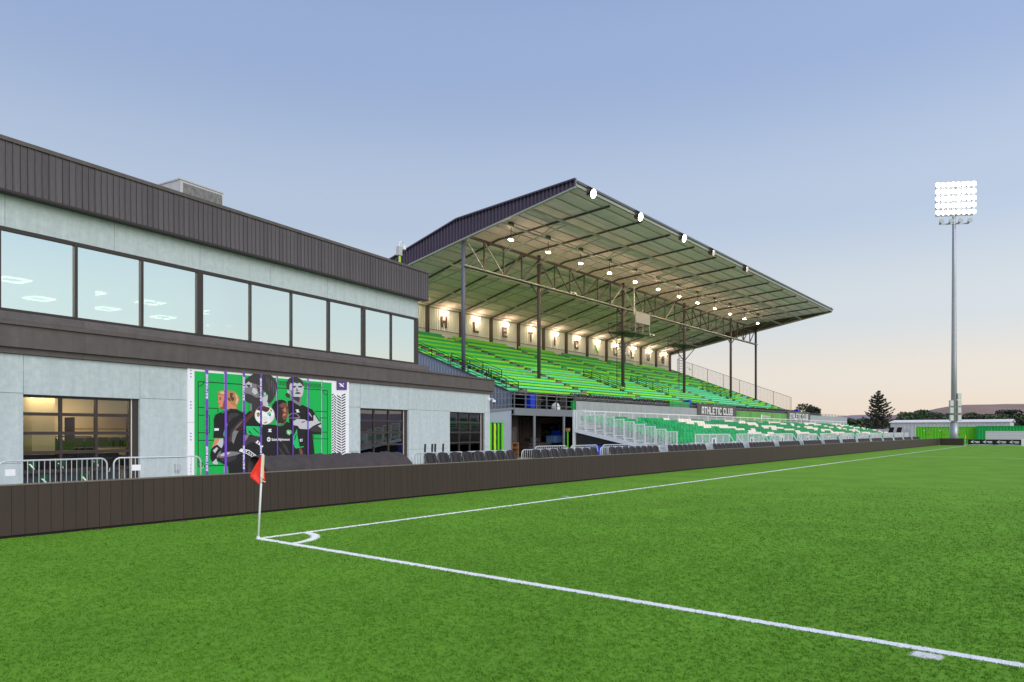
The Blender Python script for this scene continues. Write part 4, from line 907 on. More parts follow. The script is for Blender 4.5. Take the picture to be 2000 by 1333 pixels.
# tarpaulin over the first bench
seat_row(10.45, 'row of black seats hidden under the grey tarpaulin', 8)
tp = MB(); nu, nv = 66, 15
prof = [(.56, .66), (.50, .80), (.42, .98), (.25, 1.10), (.05, 1.22), (-.12, 1.275), (-.28, 1.27), (-.36, 1.2), (-.40, 1.05), (-.42, .85), (-.44, .66), (-.45, .5), (-.46, .4), (-.47, .3), (-.48, .2)]
for i in range(nu+1):
    f = i/nu; y_ = 10.25+5.35*f
    for j, (px_, pz_) in enumerate(prof):
        sag = 0.0
        ph = (y_-10.45)/.605
        endf = 1.0
        if f > .93: endf = 1-(f-.93)/.07*.45
        if .50 < f < .56: endf = 1-.05*math.sin((f-.5)/.06*math.pi)
        z = pz_*endf-.035*abs(math.sin(ph*math.pi))*(1 if j in (4, 5, 6, 7) else .3)
        if j < 3: z -= .10*abs(math.sin(ph*math.pi/1.0+.4)); 
        x = px_+.03*math.sin(ph*7+j*.9)+.02*math.sin(ph*13.7-j*1.7)+.012*math.sin(ph*29+j)
        z += .012*math.sin(ph*11+j*1.3)+.008*math.sin(ph*23-j*2.1)
        tp.v.append((SX+x, y_, z))
for i in range(nu):
    for j in range(nv-1):
        a = i*nv+j; tp.f.append((a, a+1, a+nv+1, a+nv))
o = solo('tarpaulin', tp, 'tarp', 'dark grey tarpaulin draped over a row of seats below the mural', 'tarpaulin', (SX, 12.9, 0), smooth=True)
md = o.modifiers.new('thickness', 'SOLIDIFY'); md.thickness = .008

# ================================================================== GRANDSTAND
Y0, BAY, NB = 38.3, 4.654, 13
Y1 = Y0+BAY*NB
gs = thing('grandstand', 'covered grandstand with green plank benches, steel truss roof and lettered back wall', 'grandstand', (-39, Y0+30, 0))
DW, DT, DF, DK, DR = 48.0, 35.0, 25.1, 35.4, 30.3
def ceil_z(D): return 13.75+(48-D)*(16.95-13.75)/(48-35.4) if D > 35.4 else 16.95+(35.4-D)*(17.62-16.95)/(35.4-25.1)
def low_z(D): return 22.04-.178*D
def top_z(D): return ceil_z(D)+.28
# roof sheets: per bay, front and back slope
rf = obj('roof', MB().quad((-DW-.6, Y0-.3, top_z(48.6)), (-DK, Y0-.3, top_z(DK)), (-DK, Y1+.3, top_z(DK)), (-DW-.6, Y1+.3, top_z(48.6))).quad((-DK, Y0-.3, top_z(DK)), (-DF, Y0-.3, top_z(DF)), (-DF, Y1+.3, top_z(DF)), (-DK, Y1+.3, top_z(DK))), 'gable_metal', gs)
Ds = [48.3, 45.6, 43.0, 40.5, 38.0, 35.4, 33.0, 30.4, 27.8, 25.25]
for b in range(NB):
    for a, c in zip(Ds, Ds[1:]):
        ya, yb = Y0+b*BAY+.012, Y0+(b+1)*BAY-.012
        jz = rnd.uniform(-.012, .012)
        obj('ceiling_sheet', MB().quad((-a+.012, ya, ceil_z(a)+jz), (-a+.012, yb, ceil_z(a)+jz), (-c-.012, yb, ceil_z(c)+jz), (-c-.012, ya, ceil_z(c)+jz)), 'ceiling_sheet', rf)
for b in range(NB+1):
    y_ = Y0+b*BAY
    y_ = min(max(y_, Y0+.12), Y1-.12)
    m = MB()
    m.beam((-48, y_, ceil_z(48)-.07), (-DK, y_, ceil_z(DK)-.07), .09, .13).beam((-DK, y_, ceil_z(DK)-.07), (-25.4, y_, ceil_z(25.4)-.07), .09, .13)
    obj('rafter', m, 'rafter', rf)
    m = MB()
    lo = [46.5, 43.7, 38.9, 35.0, 31.4, 28.8]
    pts = [(-D, y_, low_z(D)) for D in lo]
    m2 = MB()
    for a, c in zip(lo, lo[1:]):
        m2.beam((-a, y_, low_z(a)), (-c, y_, low_z(c)), .07)
        mid = (a+c)/2; m2.beam((-a, y_, low_z(a)), (-mid, y_, ceil_z(mid)-.2), .04); m2.beam((-c, y_, low_z(c)), (-mid, y_, ceil_z(mid)-.2), .04)
    obj('frame_web', m2, 'steel_light', rf)
for D in [25.9+1.27*k for k in range(18)]:
    obj('purlin', MB().box(-D-.02, -D+.02, Y0+.2, Y1-.2, ceil_z(D)-.065, ceil_z(D)-.02), 'purlin', rf)
for D, w_ in ((28.8, .13), (31.4, .11), (38.9, .11), (43.7, .10)):
    obj('tie_beam', MB().box(-D-w_/2, -D+w_/2, Y0+.1, Y1-.1, low_z(D)-w_/2, low_z(D)+w_/2), 'steel_light', rf)
# gable cladding (ribbed sheet) at both ends
def gable(yc, yout, nm):
    prof = [(48.6, low_z(48.6)-.1, top_z(48.6)+.05), (DK, low_z(DK), top_z(DK)+.12), (DF-.02, low_z(DF)-.02, top_z(DF)+.1)]
    def lo_hi(D):
        for (a, l0, h0), (c, l1, h1) in zip(prof, prof[1:]):
            if a >= D >= c-1e-6:
                f = (a-D)/(a-c); return l0+(l1-l0)*f, h0+(h1-h0)*f
        return prof[-1][1:]
    m = MB(); D = 48.6; sgn = 1 if yout > yc else -1
    k = 0; prev = None
    while D > DF:
        for w_, dy in ((.15, .0), (.03, .10), (.10, .10), (.03, .0)):
            D2 = max(D-w_, DF-.02)
            d0 = prev if prev is not None else 0
            l0, h0 = lo_hi(D); l1, h1 = lo_hi(D2)
            m.quad((-D, yc+sgn*(.06+d0), l0), (-D2, yc+sgn*(.06+dy), l1), (-D2, yc+sgn*(.06+dy), h1-.0), (-D, yc+sgn*(.06+d0), h0))
            prev = dy; D = D2
    c = obj('gable_cladding', m, 'gable_metal', rf)
    m = MB()
    for (a, l0, h0), (c_, l1, h1) in zip(prof, prof[1:]):
        m.quad((-a, yc, l0), (-c_, yc, l1), (-c_, yc, h1), (-a, yc, h0))
    obj('gable_inner_sheet', m, 'rafter', rf)
    m = MB(); m2 = MB()
    for (a, l0, h0), (c_, l1, h1) in zip(prof, prof[1:]):
        m.beam((-a, yc+sgn*.07, h0+.03), (-c_, yc+sgn*.07, h1+.03), .22, .10)
        m2.beam((-a, yc+sgn*.04, l0-.05), (-c_, yc+sgn*.04, l1-.05), .22, .10)
    obj('gable_cap', m, 'gable_metal', rf); obj('gable_edge_trim', m2, 'steel_light', rf)
gable(Y0-.05, Y0-1, 'near'); gable(Y1+.05, Y1+1, 'far')
obj('eave_fascia', MB().box(-DF-.0, -DF+.1, Y0-.15, Y1+.15, top_z(DF)-.36, top_z(DF)+.06), 'steel_light', rf)
obj('gutter', MB().box(-DF+.102, -DF+.2, Y0-.15, Y1+.15, top_z(DF)-.16, top_z(DF)-.02), 'steel_blue', rf)
# truss line with columns
colY = [38.45, 47.75, 61.75, 75.7, 89.6, 98.75]
for i, y_ in enumerate(colY):
    c = obj('column', MB().path([(-DT, y_, 5.2), (-DT, y_, 16.5)], .15, 14), 'steel_blue' if i == 0 else 'steel_dark', gs, smooth=True)
ZT, ZL = 16.2, 14.0
tr = obj('truss', MB().box(-DT-.09, -DT+.09, colY[0], colY[-1], ZT-.08, ZT+.08).box(-DT-.12, -DT+.12, colY[0], colY[-1], ZL-.09, ZL+.09), 'steel_dark', gs)
obj('lower_chord_pipe', MB().path([(-DT+.25, Y0, ZL-.05), (-DT+.25, Y1, ZL-.05)], .06, 8), 'steel_light', tr)
npan = 26; ys = [colY[0]+(colY[-1]-colY[0])*k/npan for k in range(npan+1)]
for k in range(1, npan):
    obj('post', MB().beam((-DT, ys[k], ZL+.09), (-DT, ys[k], ZT-.08), .10), 'steel_dark', tr)
for k in range(npan):
    near = min(range(6), key=lambda i: abs(colY[i]-(ys[k]+ys[k+1])/2)); left = (ys[k]+ys[k+1])/2 < colY[near]
    a, b = (ys[k], ys[k+1])
    p, q = ((a, ZL+.05), (b, ZT-.05)) if left else ((a, ZT-.05), (b, ZL+.05))
    lightd = k in (0, 1, 9, 10, 14)
    obj('diagonal', MB().beam((-DT, p[0], p[1]), (-DT, q[0], q[1]), .085), 'steel_light' if lightd else 'steel_dark', tr)
for y_ in colY[1:-1]:
    for sgn in (-1, 1): obj('knee_brace', MB().beam((-DT, y_, 13.1), (-DT, y_+sgn*1.2, 13.95), .09), 'steel_dark', tr)
# back wall
bw = obj('back_wall', MB().box(-DW-.25, -DW-.06, Y0, Y1, 9.6, 13.8), 'wall_white', gs)
for b in range(NB):
    ya, yb = Y0+b*BAY+.16, Y0+(b+1)*BAY-.16
    m = MB(); n = 14; wv = (yb-ya)/n; prev = .0
    for z0, z1 in ((11.62, 13.62),):
        for k in range(n):
            y_ = ya+k*wv
            m.quad((-DW-.05, y_, z0), (-DW-.05, y_+wv*.72, z0), (-DW-.05, y_+wv*.72, z1), (-DW-.05, y_, z1))
            m.quad((-DW-.05, y_+wv*.72, z0), (-DW-.01, y_+wv*.79, z0), (-DW-.01, y_+wv*.79, z1), (-DW-.05, y_+wv*.72, z1))
            m.quad((-DW-.01, y_+wv*.79, z0), (-DW-.01, y_+wv*.93, z0), (-DW-.01, y_+wv*.93, z1), (-DW-.01, y_+wv*.79, z1))
            m.quad((-DW-.01, y_+wv*.93, z0), (-DW-.05, y_+wv, z0), (-DW-.05, y_+wv, z1), (-DW-.01, y_+wv*.93, z1))
    obj('wall_panel', m, 'wall_white', bw)
    obj('lower_panel', MB().box(-DW-.05, -DW-.02, ya, yb, 9.8, 11.57), 'wall_white', bw)
    obj('girt', MB().box(-DW-.05, -DW+.04, ya, yb, 11.575, 11.61), 'wall_post', bw)
for b in range(NB+1):
    y_ = min(max(Y0+b*BAY, Y0+.16), Y1-.16)
    obj('wall_post', MB().box(-DW-.05, -DW+.22, y_-.15, y_+.15, 9.8, 13.75), 'wall_post', bw)
obj('wall_plate', MB().box(-DW-.05, -DW+.1, Y0, Y1, 13.63, 13.74), 'steel_light', bw)
LET = 'ATHLETIC*CLUB'
for i, ch in enumerate(LET):
    yc = Y0+(i+.5)*BAY; m = MB(); hh = 1.12; w_ = .82
    if ch == '*':
        m.prism([(-.55, 1.15), (-.30, 1.0), (.0, .72), (.02, .5), (.30, .25), (.42, -.15), (.10, .12), (-.02, .30), (-.22, .42), (-.25, .75)], lambda a, c, t: (t, yc+a, 11.85+c), -DW+.03, -DW+.06)
    else:
        for x0, x1, z0, z1 in block_letter(ch, w_, hh, .25): m.box(-DW+.03, -DW+.06, yc-w_/2+x0, yc-w_/2+x1, 11.93+z0, 11.93+z1)
    obj('bolt_emblem' if ch == '*' else 'letter', m, 'bolt_green' if ch == '*' else 'letter_brown', bw)
# seating: 20 rows of planks between aisles in the middle of every second bay
NR = 20; TD, RI = .83, .313
def rowD(i): return 31.2+TD*i
def rowZ(i): return 4.95+RI*i
aisles = [Y0+BAY*k for k in (.5, 2.5, 4.5, 6.5, 8.5, 10.5, 12.5)]
AW = .95
segs = []; a = Y0+.05
for q in aisles: segs.append((a, q-AW/2)); a = q+AW/2
segs.append((a, Y1-.05))
for i in range(NR):
    D, z = rowD(i), rowZ(i)
    obj('tread', MB().box(-D-TD+.02, -D+.40, Y0, Y1, z-.46, z-.42), 'tread_grey', gs)
    for j, (a, b) in enumerate(segs):
        if i >= 9: mt = 'bench_green' if (i+j//2) % 2 else 'bench_lime'
        else: mt = 'bench_mint' if (i*7+j*3+(i//2)) % 5 < 3 else 'bench_lime'
        if i == NR-1 and j % 2: a += 1.1; b -= .5
        obj('bench_plank', MB().box(-D-.34, -D+.02, a, b, z-.05, z).box(-D-.02, -D+.02, a, b, z-.17, z-.051).box(-D-.40, -D-.36, a, b, z-.10, z+.03 if i < NR-1 else z+.22), mt, gs)
    for q in aisles:
        if 3 <= i <= 6 and (q in (aisles[0], aisles[2], aisles[3], aisles[5])): continue
        obj('aisle_step', MB().box(-D-.30, -D+.06, q-AW/2+.06, q+AW/2-.06, z-.25, z-.08), 'step_brown', gs)
    # supports under planks read as a dark slot
    obj('riser', MB().box(-D-TD+.03, -D-TD+.05, Y0, Y1, z-.42, z-.42+RI-.002), 'tread_grey', gs)
# stair railings with horizontal bars
def stair_rail(y_, D0, D1, nb=5, hgt=1.0, dz=0.0):
    m = MB(); zf = lambda D: 4.95+(D-31.2)*RI/TD-.42+dz
    for k in range(nb):
        o_ = hgt*(k+1)/nb; m.beam((-D0, y_, zf(D0)+o_), (-D1, y_, zf(D1)+o_), .035)
    n = max(2, int((D1-D0)/1.6)+1)
    for k in range(n):
        D = D0+(D1-D0)*k/(n-1); m.beam((-D, y_, zf(D)), (-D, y_, zf(D)+hgt), .045)
    obj('stair_railing', m, 'black_mesh', gs)
for q in (aisles[0], aisles[2], aisles[3], aisles[5]):
    stair_rail(q-.75, 33.8, 37.5); stair_rail(q+.75, 33.8, 37.5)
    m = MB(); 
    for k in range(5): m.beam((-37.5, q-.75, rowZ(7)-.3+.2*k), (-37.5, q+.75, rowZ(7)-.3+.2*k), .035)
    obj('end_railing', m, 'black_mesh', gs)
    obj('stair_opening_shade', MB().box(-37.3, -34.0, q-.47, q+.47, rowZ(3)-.30, rowZ(3)-.1), 'black_matte', gs)  # matte black slab stands in for the shade inside the stair opening
stair_rail(Y0+.02, 30.9, 36.2, 6, 1.1); stair_rail(Y0+.02, 36.4, 41.5, 6, 1.1)
stair_rail(Y0+1.4, 30.9, 33.4, 4, 1.0)
# side wall of ribbed blue-grey metal below the benches
def sidewall(y_, sgn):
    m = MB(); D = 48.0; prev = 0
    zf = lambda D: 4.55+(D-30.3)*RI/TD
    while D > DR:
        for w_, dy in ((.20, 0), (.02, .05), (.05, .05), (.02, 0)):
            D2 = max(D-w_, DR)
            m.quad((-D, y_+sgn*prev, 0), (-D2, y_+sgn*dy, 0), (-D2, y_+sgn*dy, zf(D2)), (-D, y_+sgn*prev, zf(D))); prev = dy; D = D2
    obj('side_cladding', m, 'side_metal', gs)
    m = MB().beam((-48, y_+sgn*.03, zf(48)+.03), (-DR, y_+sgn*.03, zf(DR)+.03), .12, .06)
    obj('side_trim', m, 'steel_dark', gs)
sidewall(Y0-.06, -1); sidewall(Y1+.06, 1)
obj('rear_cladding', MB().box(-DW-.24, -DW-.1, Y0, Y1, 0, 9.6), 'side_metal', gs)
# front parapet, deck and rails
obj('parapet', MB().box(-DR-.2, -DR, 46.0, 129, 0, 4.25), 'wall_grey', gs)
obj('parapet_end', MB().box(-DR-.2, -DR+.004, 45.75, 45.996, 3.55, 4.25), 'cgreen', gs)
obj('front_walk', MB().box(-31.0, -DR-.2, 46, 112, 3.7, 3.85), 'tread_grey', gs)
m = MB()
for z in (4.36, 4.54): m.beam((-DR-.1, 46, z), (-DR-.1, 128, z), .045)
y_ = 46.0
while y_ < 128: m.beam((-DR-.1, y_, 4.25), (-DR-.1, y_, 4.56), .045); y_ += 1.9
obj('front_railing', m, 'rail_grey', gs)
obj('dark_kick_board', MB().box(-DR-.18, -DR-.16, 46, 112, 4.25, 4.42), 'black_mesh', gs)
# left landing: deck on posts, ramp, storage below
obj('deck', MB().box(-33.4, -DR+.02, 38.36, 45.9, 3.42, 3.52), 'deck_grey', gs)
obj('deck_beam', MB().box(-DR+.0, -DR+.12, 38.36, 45.9, 3.02, 3.418), 'deck_grey', gs)
obj('deck_soffit', MB().box(-31.6, -DR-.01, 38.4, 45.9, 3.05, 3.1), 'wall_white', gs)
for y_ in (40.7, 44.42): obj('deck_post', MB().path([(-DR+.05, y_, 0), (-DR+.05, y_, 3.02)], .10, 10), 'deck_grey', gs)
m = MB()
for z in (3.75, 4.18, 4.63): m.beam((-DR+.05, 38.4, z), (-DR+.05, 46.0, z), .055 if z > 4.5 else .035)
y_ = 38.4
while y_ < 46.1: m.beam((-DR+.05, y_, 3.52), (-DR+.05, y_, 4.63), .07); y_ += 1.27
obj('deck_railing', m, 'rail_grey', gs)
# ramp on the left with its railing
m = MB().prism([(29.5, 2.6), (38.34, 3.40), (38.34, 3.54), (29.5, 2.85)], lambda a, c, t: (t, a, c), -32.0, -DR+.02)
obj('ramp', m, 'deck_grey', gs)
m = MB()
for dz in (.22, .66, 1.08): m.beam((-DR, 33, 3.13+dz-.0), (-DR, 38.36, 3.54+dz), .05)
y_ = 34.0
while y_ < 38.3: m.beam((-DR, y_, 3.13+(y_-33)*.0765), (-DR, y_, 3.13+(y_-33)*.0765+1.08), .06); y_ += .95
obj('ramp_railing', m, 'rail_grey', gs)
obj('side_infill_wall', MB().box(-DR-.35, -DR-.05, 29.5, 38.3, 0, 2.9).prism([(33, 2.9), (38.3, 2.9), (38.3, 3.38), (33, 2.95)], lambda a, c, t: (t, a, c), -DR-.35, -DR-.05), 'wall_bluegrey', gs)
# storage space below the deck
obj('storage_wall', MB().box(-34.2, -34.0, 38.4, 46.7, 0, 3.0).box(-34.2, -34.0, 49.4, 60, 0, 3.0).box(-34.2, -34.0, 46.7, 49.4, 0, .9).box(-34.2, -34.0, 46.7, 49.4, 2.55, 3.0), 'timber_dark', gs)
for k in range(18): obj('timber_board', MB().box(-33.99, -33.95, 38.5+k*.44, 38.5+k*.44+.40, .02, 3.0), 'timber_dark', gs)
obj('closet_wall', MB().box(-31.9, -31.7, 38.4, 40.7, 0, 3.0), 'timber_dark', gs)
dr = obj('door', MB().box(-31.69, -31.64, 39.35, 40.45, .02, 2.2), 'steel_dark', gs)
obj('handle', MB().path([(-31.62, 40.3, 1.0), (-31.58, 40.3, 1.0), (-31.58, 40.18, 1.0)], .018, 6), 'galv', dr)
obj('door_panel', MB().box(-31.64, -31.625, 39.5, 40.1, 1.2, 2.0), 'rafter', dr)
# things in and around the landing
def solo_parts(name, label, cat, loc, parts, group=None, rz=0):
    t = thing(name, label, cat, loc, rz, group, local=True)
    for nm, mb, m in parts: obj(nm, mb, m, t)
    return t
# striped lime panel
lp = thing('slatted_panel', 'vertical green and lime slatted panel on the blue-grey wall beside the clubhouse corner', 'panel', (-DR+.0, 36.0, .0))
obj('backing', MB().box(-DR-.045, -DR-.0, 35.0, 37.28, .5, 2.49), 'cgreen', lp)
for k, (a, b, m_) in enumerate([(35.0, 35.5, 'cgreen'), (35.6, 35.98, 'lime'), (36.06, 36.2, 'cgreen_dark'), (36.24, 36.42, 'lime_yellow'), (36.44, 36.6, 'cgreen_dark'), (36.64, 36.8, 'lime'), (36.82, 37.0, 'cgreen_dark'), (37.02, 37.26, 'lime')]):
    obj('slat', MB().box(-DR, -DR+.05, a, b, .5, 2.47-.05*(k % 2)), m_, lp)
for z0, z1 in ((1.95, 2.25), (1.35, 1.6), (.7, 1.0)): obj('yellow_insert', MB().box(-DR+.052, -DR+.07, 36.24, 36.42, z0, z1), 'lime_yellow', lp)
# bins, boxes, chairs on the deck
def bin_(loc, m, label, rz=0):
    return solo_parts('wheelie_bin', label, 'bin', loc, [('body', MB().prism([(-.24, .08), (.24, .08), (.29, .98), (-.29, .98)], lambda a, c, t: (t, a, c), -.27, .27), m),
        ('lid', MB().box(-.32, .30, -.31, .31, .981, 1.05), m), ('handle', MB().beam((-.34, -.25, .95), (-.34, .25, .95), .03), m), ('wheel', MB().path([(-.24, -.28, .09), (-.24, -.24, .09)], .09, 12), 'black_plastic'), ('wheel', MB().path([(-.24, .24, .09), (-.24, .28, .09)], .09, 12), 'black_plastic')], rz=rz)
bin_((-31.1, 41.3, 3.52), 'blue_plastic', 'blue wheelie bin on the landing beside the stacked black gear')
bin_((-30.75, 67.3, 4.0), 'blue_plastic', 'blue bin behind the parapet, left of the nearer brown sign')
bin_((-30.75, 103.0, 3.9), 'blue_plastic', 'blue bin at the far end of the stand parapet')
def gear(loc, label, h, w_, seed):
    t = thing('equipment_stack', label, 'equipment', loc, 0, 'black gear on the landing', local=True); r = random.Random(seed); z = 0
    while z < h:
        d = r.uniform(.18, .34); obj('case', MB().box(-.3+r.uniform(-.05, .05), .3, -w_/2+r.uniform(0, .1), w_/2-r.uniform(0, .1), z+.003, z+d), 'black_plastic', t); z += d
gear((-31.1, 41.95, 3.52), 'stack of black cases next to the blue bin on the landing', 1.0, .7, 1)
gear((-31.2, 45.3, 3.52), 'stack of black cases at the right end of the landing', 1.05, 1.0, 2)
def folding_chair(loc, rz, label, group):
    t = thing('chair', label, 'chair', loc, rz, group, local=True)
    obj('seat', MB().box(-.2, .22, -.22, .22, .43, .46), 'black_plastic', t)
    obj('backrest', MB().prism([(-.22, .55), (-.19, .55), (-.26, .88), (-.29, .88)], lambda a, c, t_: (a, t_, c), -.22, .22), 'black_plastic', t)
    for s_ in (-.2, .2): obj('leg', MB().beam((.2, s_, 0), (-.27, s_, .85), .03), 'black_matte', t); obj('leg', MB().beam((-.22, s_, 0), (.2, s_, .45), .03), 'black_matte', t)
    return t
folding_chair((-31.0, 42.9, 3.52), 0, 'black folding chair on the landing, left of the white bag', 'chairs on the landing')
folding_chair((-31.0, 43.6, 3.52), .3, 'black folding chair on the landing beside the white bag', 'chairs on the landing')
solo_parts('bag', 'white bag standing on the landing behind the rail', 'bag', (-30.9, 44.3, 3.52), [('sack', MB().prism([(-.28, 0), (.28, 0), (.3, .2), (.16, .42), (.06, .5), (-.06, .5), (-.18, .4), (-.3, .18)], lambda a, c, t: (t, a, c), -.2, .2), 'white_paint'), ('tie', MB().box(-.05, .05, -.05, .05, .5, .58), 'white_paint')])
# box chairs along the front of the stand
ch = folding_chair((-30.72, 46.6, 4.0), .1, 'black folding chair behind the parapet, one of a long close row', 'black chairs along the front of the stand')
y_ = 47.15; k = 0
while y_ < 108:
    if not (64.5 < y_ < 68.3):
        c = copy_tree(ch); c.location = (-30.72+rnd.uniform(-.05, .05), y_, 4.0); c.rotation_euler = (0, 0, rnd.uniform(-.25, .25)); k += 1
    y_ += .52 if (int(y_) % 7) else 1.1
solo('green_screen', MB().box(-DR-.13, -DR-.11, 62.6, 67.0, 4.26, 4.8), 'cgreen', 'dark green screen on the stand rail beside the blue bin', 'screen', (-DR-.12, 65, 4.25))
# storage items
solo_parts('tarped_machine', 'pale blue wrapped machine with a dark blue top in the storage space', 'machine', (-33.1, 47.3, 1.0), [('base', MB().box(-.4, .4, -.6, .6, 0, .55), 'blue_pale'), ('cover', MB().prism([(-.05, .55), (.5, .55), (.48, .75), (.3, .95), (.1, .97), (-.02, .75)], lambda a, c, t: (t, a, c), -.35, .35), 'blue_plastic'), ('stand', MB().box(-.35, .35, -.55, .55, -1.0, 0), 'black_matte')])
solo_parts('pallet_stack', 'stack of dark boards and pallets under the landing', 'pallets', (-31.6, 42.6, 0), [('pallet', MB().box(-.5, .5, -1.4, 1.4, .02+k*.22, .02+k*.22+.14), 'timber_dark') for k in range(5)]+[('crate', MB().box(-.3, .3, -.9, .2, 1.13, 1.4), 'black_plastic')])
solo_parts('step_ladder', 'wooden stepladder leaning under the landing', 'ladder', (-31.0, 38.75, 0), [('rail', MB().beam((0, -.15, 0), (-.35, -.12, 1.5), .05), 'wood'), ('rail', MB().beam((0, .2, 0), (-.35, .17, 1.5), .05), 'wood')]+[('rung', MB().beam((-.06*k-.05, -.15, .28*k+.25), (-.06*k-.05, .2, .28*k+.25), .04), 'wood') for k in range(5)])
solo_parts('open_cabinet', 'small wooden cabinet with dark shelves by the storage door', 'cabinet', (-31.2, 39.5, 0), [('case', MB().box(-.3, -.25, -.35, .35, 0, 1.1).box(-.3, .2, -.38, -.33, 0, 1.1).box(-.3, .2, .33, .38, 0, 1.1).box(-.3, .2, -.33, .33, 1.05, 1.1), 'wood'), ('shelf', MB().box(-.25, .18, -.33, .33, .35, .38), 'wood'), ('shelf', MB().box(-.25, .18, -.33, .33, .7, .73), 'wood')])
# ================================================================== LAMPS OF THE STAND
for b in range(13):
    y_ = Y0+(b+.5)*BAY
    if b < 12:
        t = thing('pendant_lamp', 'warm pendant lamp under the stand roof, %s from the near gable' % nth(b), 'lamp', (-32.3, y_, ceil_z(32.3)), 0, 'pendant lamps under the stand roof', local=True)
        obj('mount', MB().box(-.15, .15, -.15, .15, -.28, -.02), 'steel_dark', t)
        obj('stem', MB().path([(0, 0, -.28), (0, 0, -1.2)], .025, 6), 'steel_dark', t)
        obj('housing', MB().path([(0, 0, -1.15), (0, 0, -1.27)], .08, 10, .18), 'steel_dark', t)
        obj('bulb', MB().box(-.08, .08, -.16, -.03, -1.34, -1.27).box(-.08, .08, .03, .16, -1.34, -1.27), 'pendant', t)
    t = thing('wall_lamp', 'wall lamp above the %s character of the back wall lettering' % nth(b), 'lamp', (-DW+.05, y_-.05, 13.32), 0, 'lamps above the back wall letters', local=True)
    obj('arm', MB().path([(0, -.1, .1), (.25, -.1, .16), (.42, 0, .05)], .02, 6), 'steel_dark', t)
    obj('socket', MB().path([(.42, 0, .12), (.42, 0, .05)], .05, 8), 'steel_dark', t)
    obj('bulb', MB().path([(.42, 0, .05), (.42, 0, .0), (.42, 0, -.10), (.42, 0, -.14)], .11, 10, .09), 'wall_lamp', t)
def floodlight(loc, label, lit=True):
    t = thing('floodlight', label, 'floodlight', loc, 0, 'floodlights on the stand eave', local=True)
    obj('yoke', MB().box(-.05, .05, -.34, -.31, -.35, .05).box(-.05, .05, .31, .34, -.35, .05).box(-.06, .06, -.34, .34, .05, .09), 'steel_dark', t)
    obj('body', MB().path([(-.22, 0, -.25), (.05, 0, -.32), (.2, 0, -.36)], .16, 14, .30), 'black_plastic', t)
    if lit: obj('lens', MB().path([(.2, 0, -.36), (.24, 0, -.37)], .29, 14, .27), 'flood', t)
    else: obj('lens', MB().path([(.2, 0, -.36), (.22, 0, -.365)], .27, 14, .25), 'dark_glass', t)
    return t
for k, y_ in enumerate((39.6, 46.0, 53.3)):
    floodlight((-24.85, y_, 17.72), 'lit floodlight on the stand eave, %s from the near gable' % nth(k))
floodlight((-24.85, 59.2, 17.72), 'unlit black floodlight on the stand eave, nearer of the two', False)
floodlight((-24.85, 67.2, 17.72), 'unlit black floodlight on the stand eave, farther of the two', False)
# camera platforms on the columns
def platform(yc, y0, y1, label, sheet):
    t = thing('camera_platform', label, 'platform', (-DT, yc, 11.6), 0, 'camera platforms on the columns')
    fl = obj('floor', MB().box(-36.0, -33.9, y0, y1, 11.55, 11.65), 'steel_dark', t)
    m = MB()
    for x_ in (-36.0, -33.9):
        for z in (12.05, 12.5): m.beam((x_, y0, z), (x_, y1, z), .05)
        for yy in (y0, (y0+y1)/2, y1): m.beam((x_, yy, 11.65), (x_, yy, 12.5), .05)
    for yy in (y0, y1):
        for z in (12.05, 12.5): m.beam((-36.0, yy, z), (-33.9, yy, z), .05)
    obj('guard_rail', m, 'steel_dark', t)
    for s_ in (-1, 1): obj('strut', MB().beam((-DT, yc, 9.9), (-DT+s_*.9, yc+s_*1.2, 11.55), .07), 'steel_dark', t)
    m = MB()
    for x_ in (-35.45, -34.95): m.beam((x_, yc-.42, 6.4), (x_, yc-.42, 14.0), .05)
    z = 6.6
    while z < 13.9: m.beam((-35.45, yc-.42, z), (-34.95, yc-.42, z), .03); z += .3
    obj('ladder', m, 'steel_dark', t)
    if sheet:
        obj('enclosure_sheet', MB().box(-33.85, -33.8, y0+1.6, y1-.1, 12.6, 13.6).box(-36.0, -33.85, y1-.1, y1-.06, 12.6, 13.6), 'steel_light', t)
        m = MB()
        for yy in (y0+1.6, (y0+y1)/2+.8, y1-.12): m.beam((-33.87, yy, 11.65), (-33.87, yy, 14.0), .06)
        obj('enclosure_post', m, 'steel_light', t)
        obj('conduit', MB().path([(-34.6, yc+1.5, 13.6), (-34.6, yc+1.5, 16.3)], .06, 8), 'white_paint', t)
    return t
platform(61.75, 60.6, 65.2, 'steel camera platform with metal sheets around the third roof column', True)
platform(75.7, 73.6, 77.8, 'open steel camera platform around the fourth roof column', False)
ptz('security_camera', 'white camera on the third roof column below the platform', (-DT+.15, 62.0, 9.6), R(-10))
ptz('security_camera', 'white camera on the fourth roof column below the platform', (-DT+.15, 76.0, 9.2), R(20))
ptz('security_camera', 'white camera on the edge of the platform with metal sheets', (-33.8, 65.1, 11.7), R(10))
ptz('security_camera', 'white camera below the roof truss beside the second roof column', (-DT+.15, 52.4, 14.1), R(10))
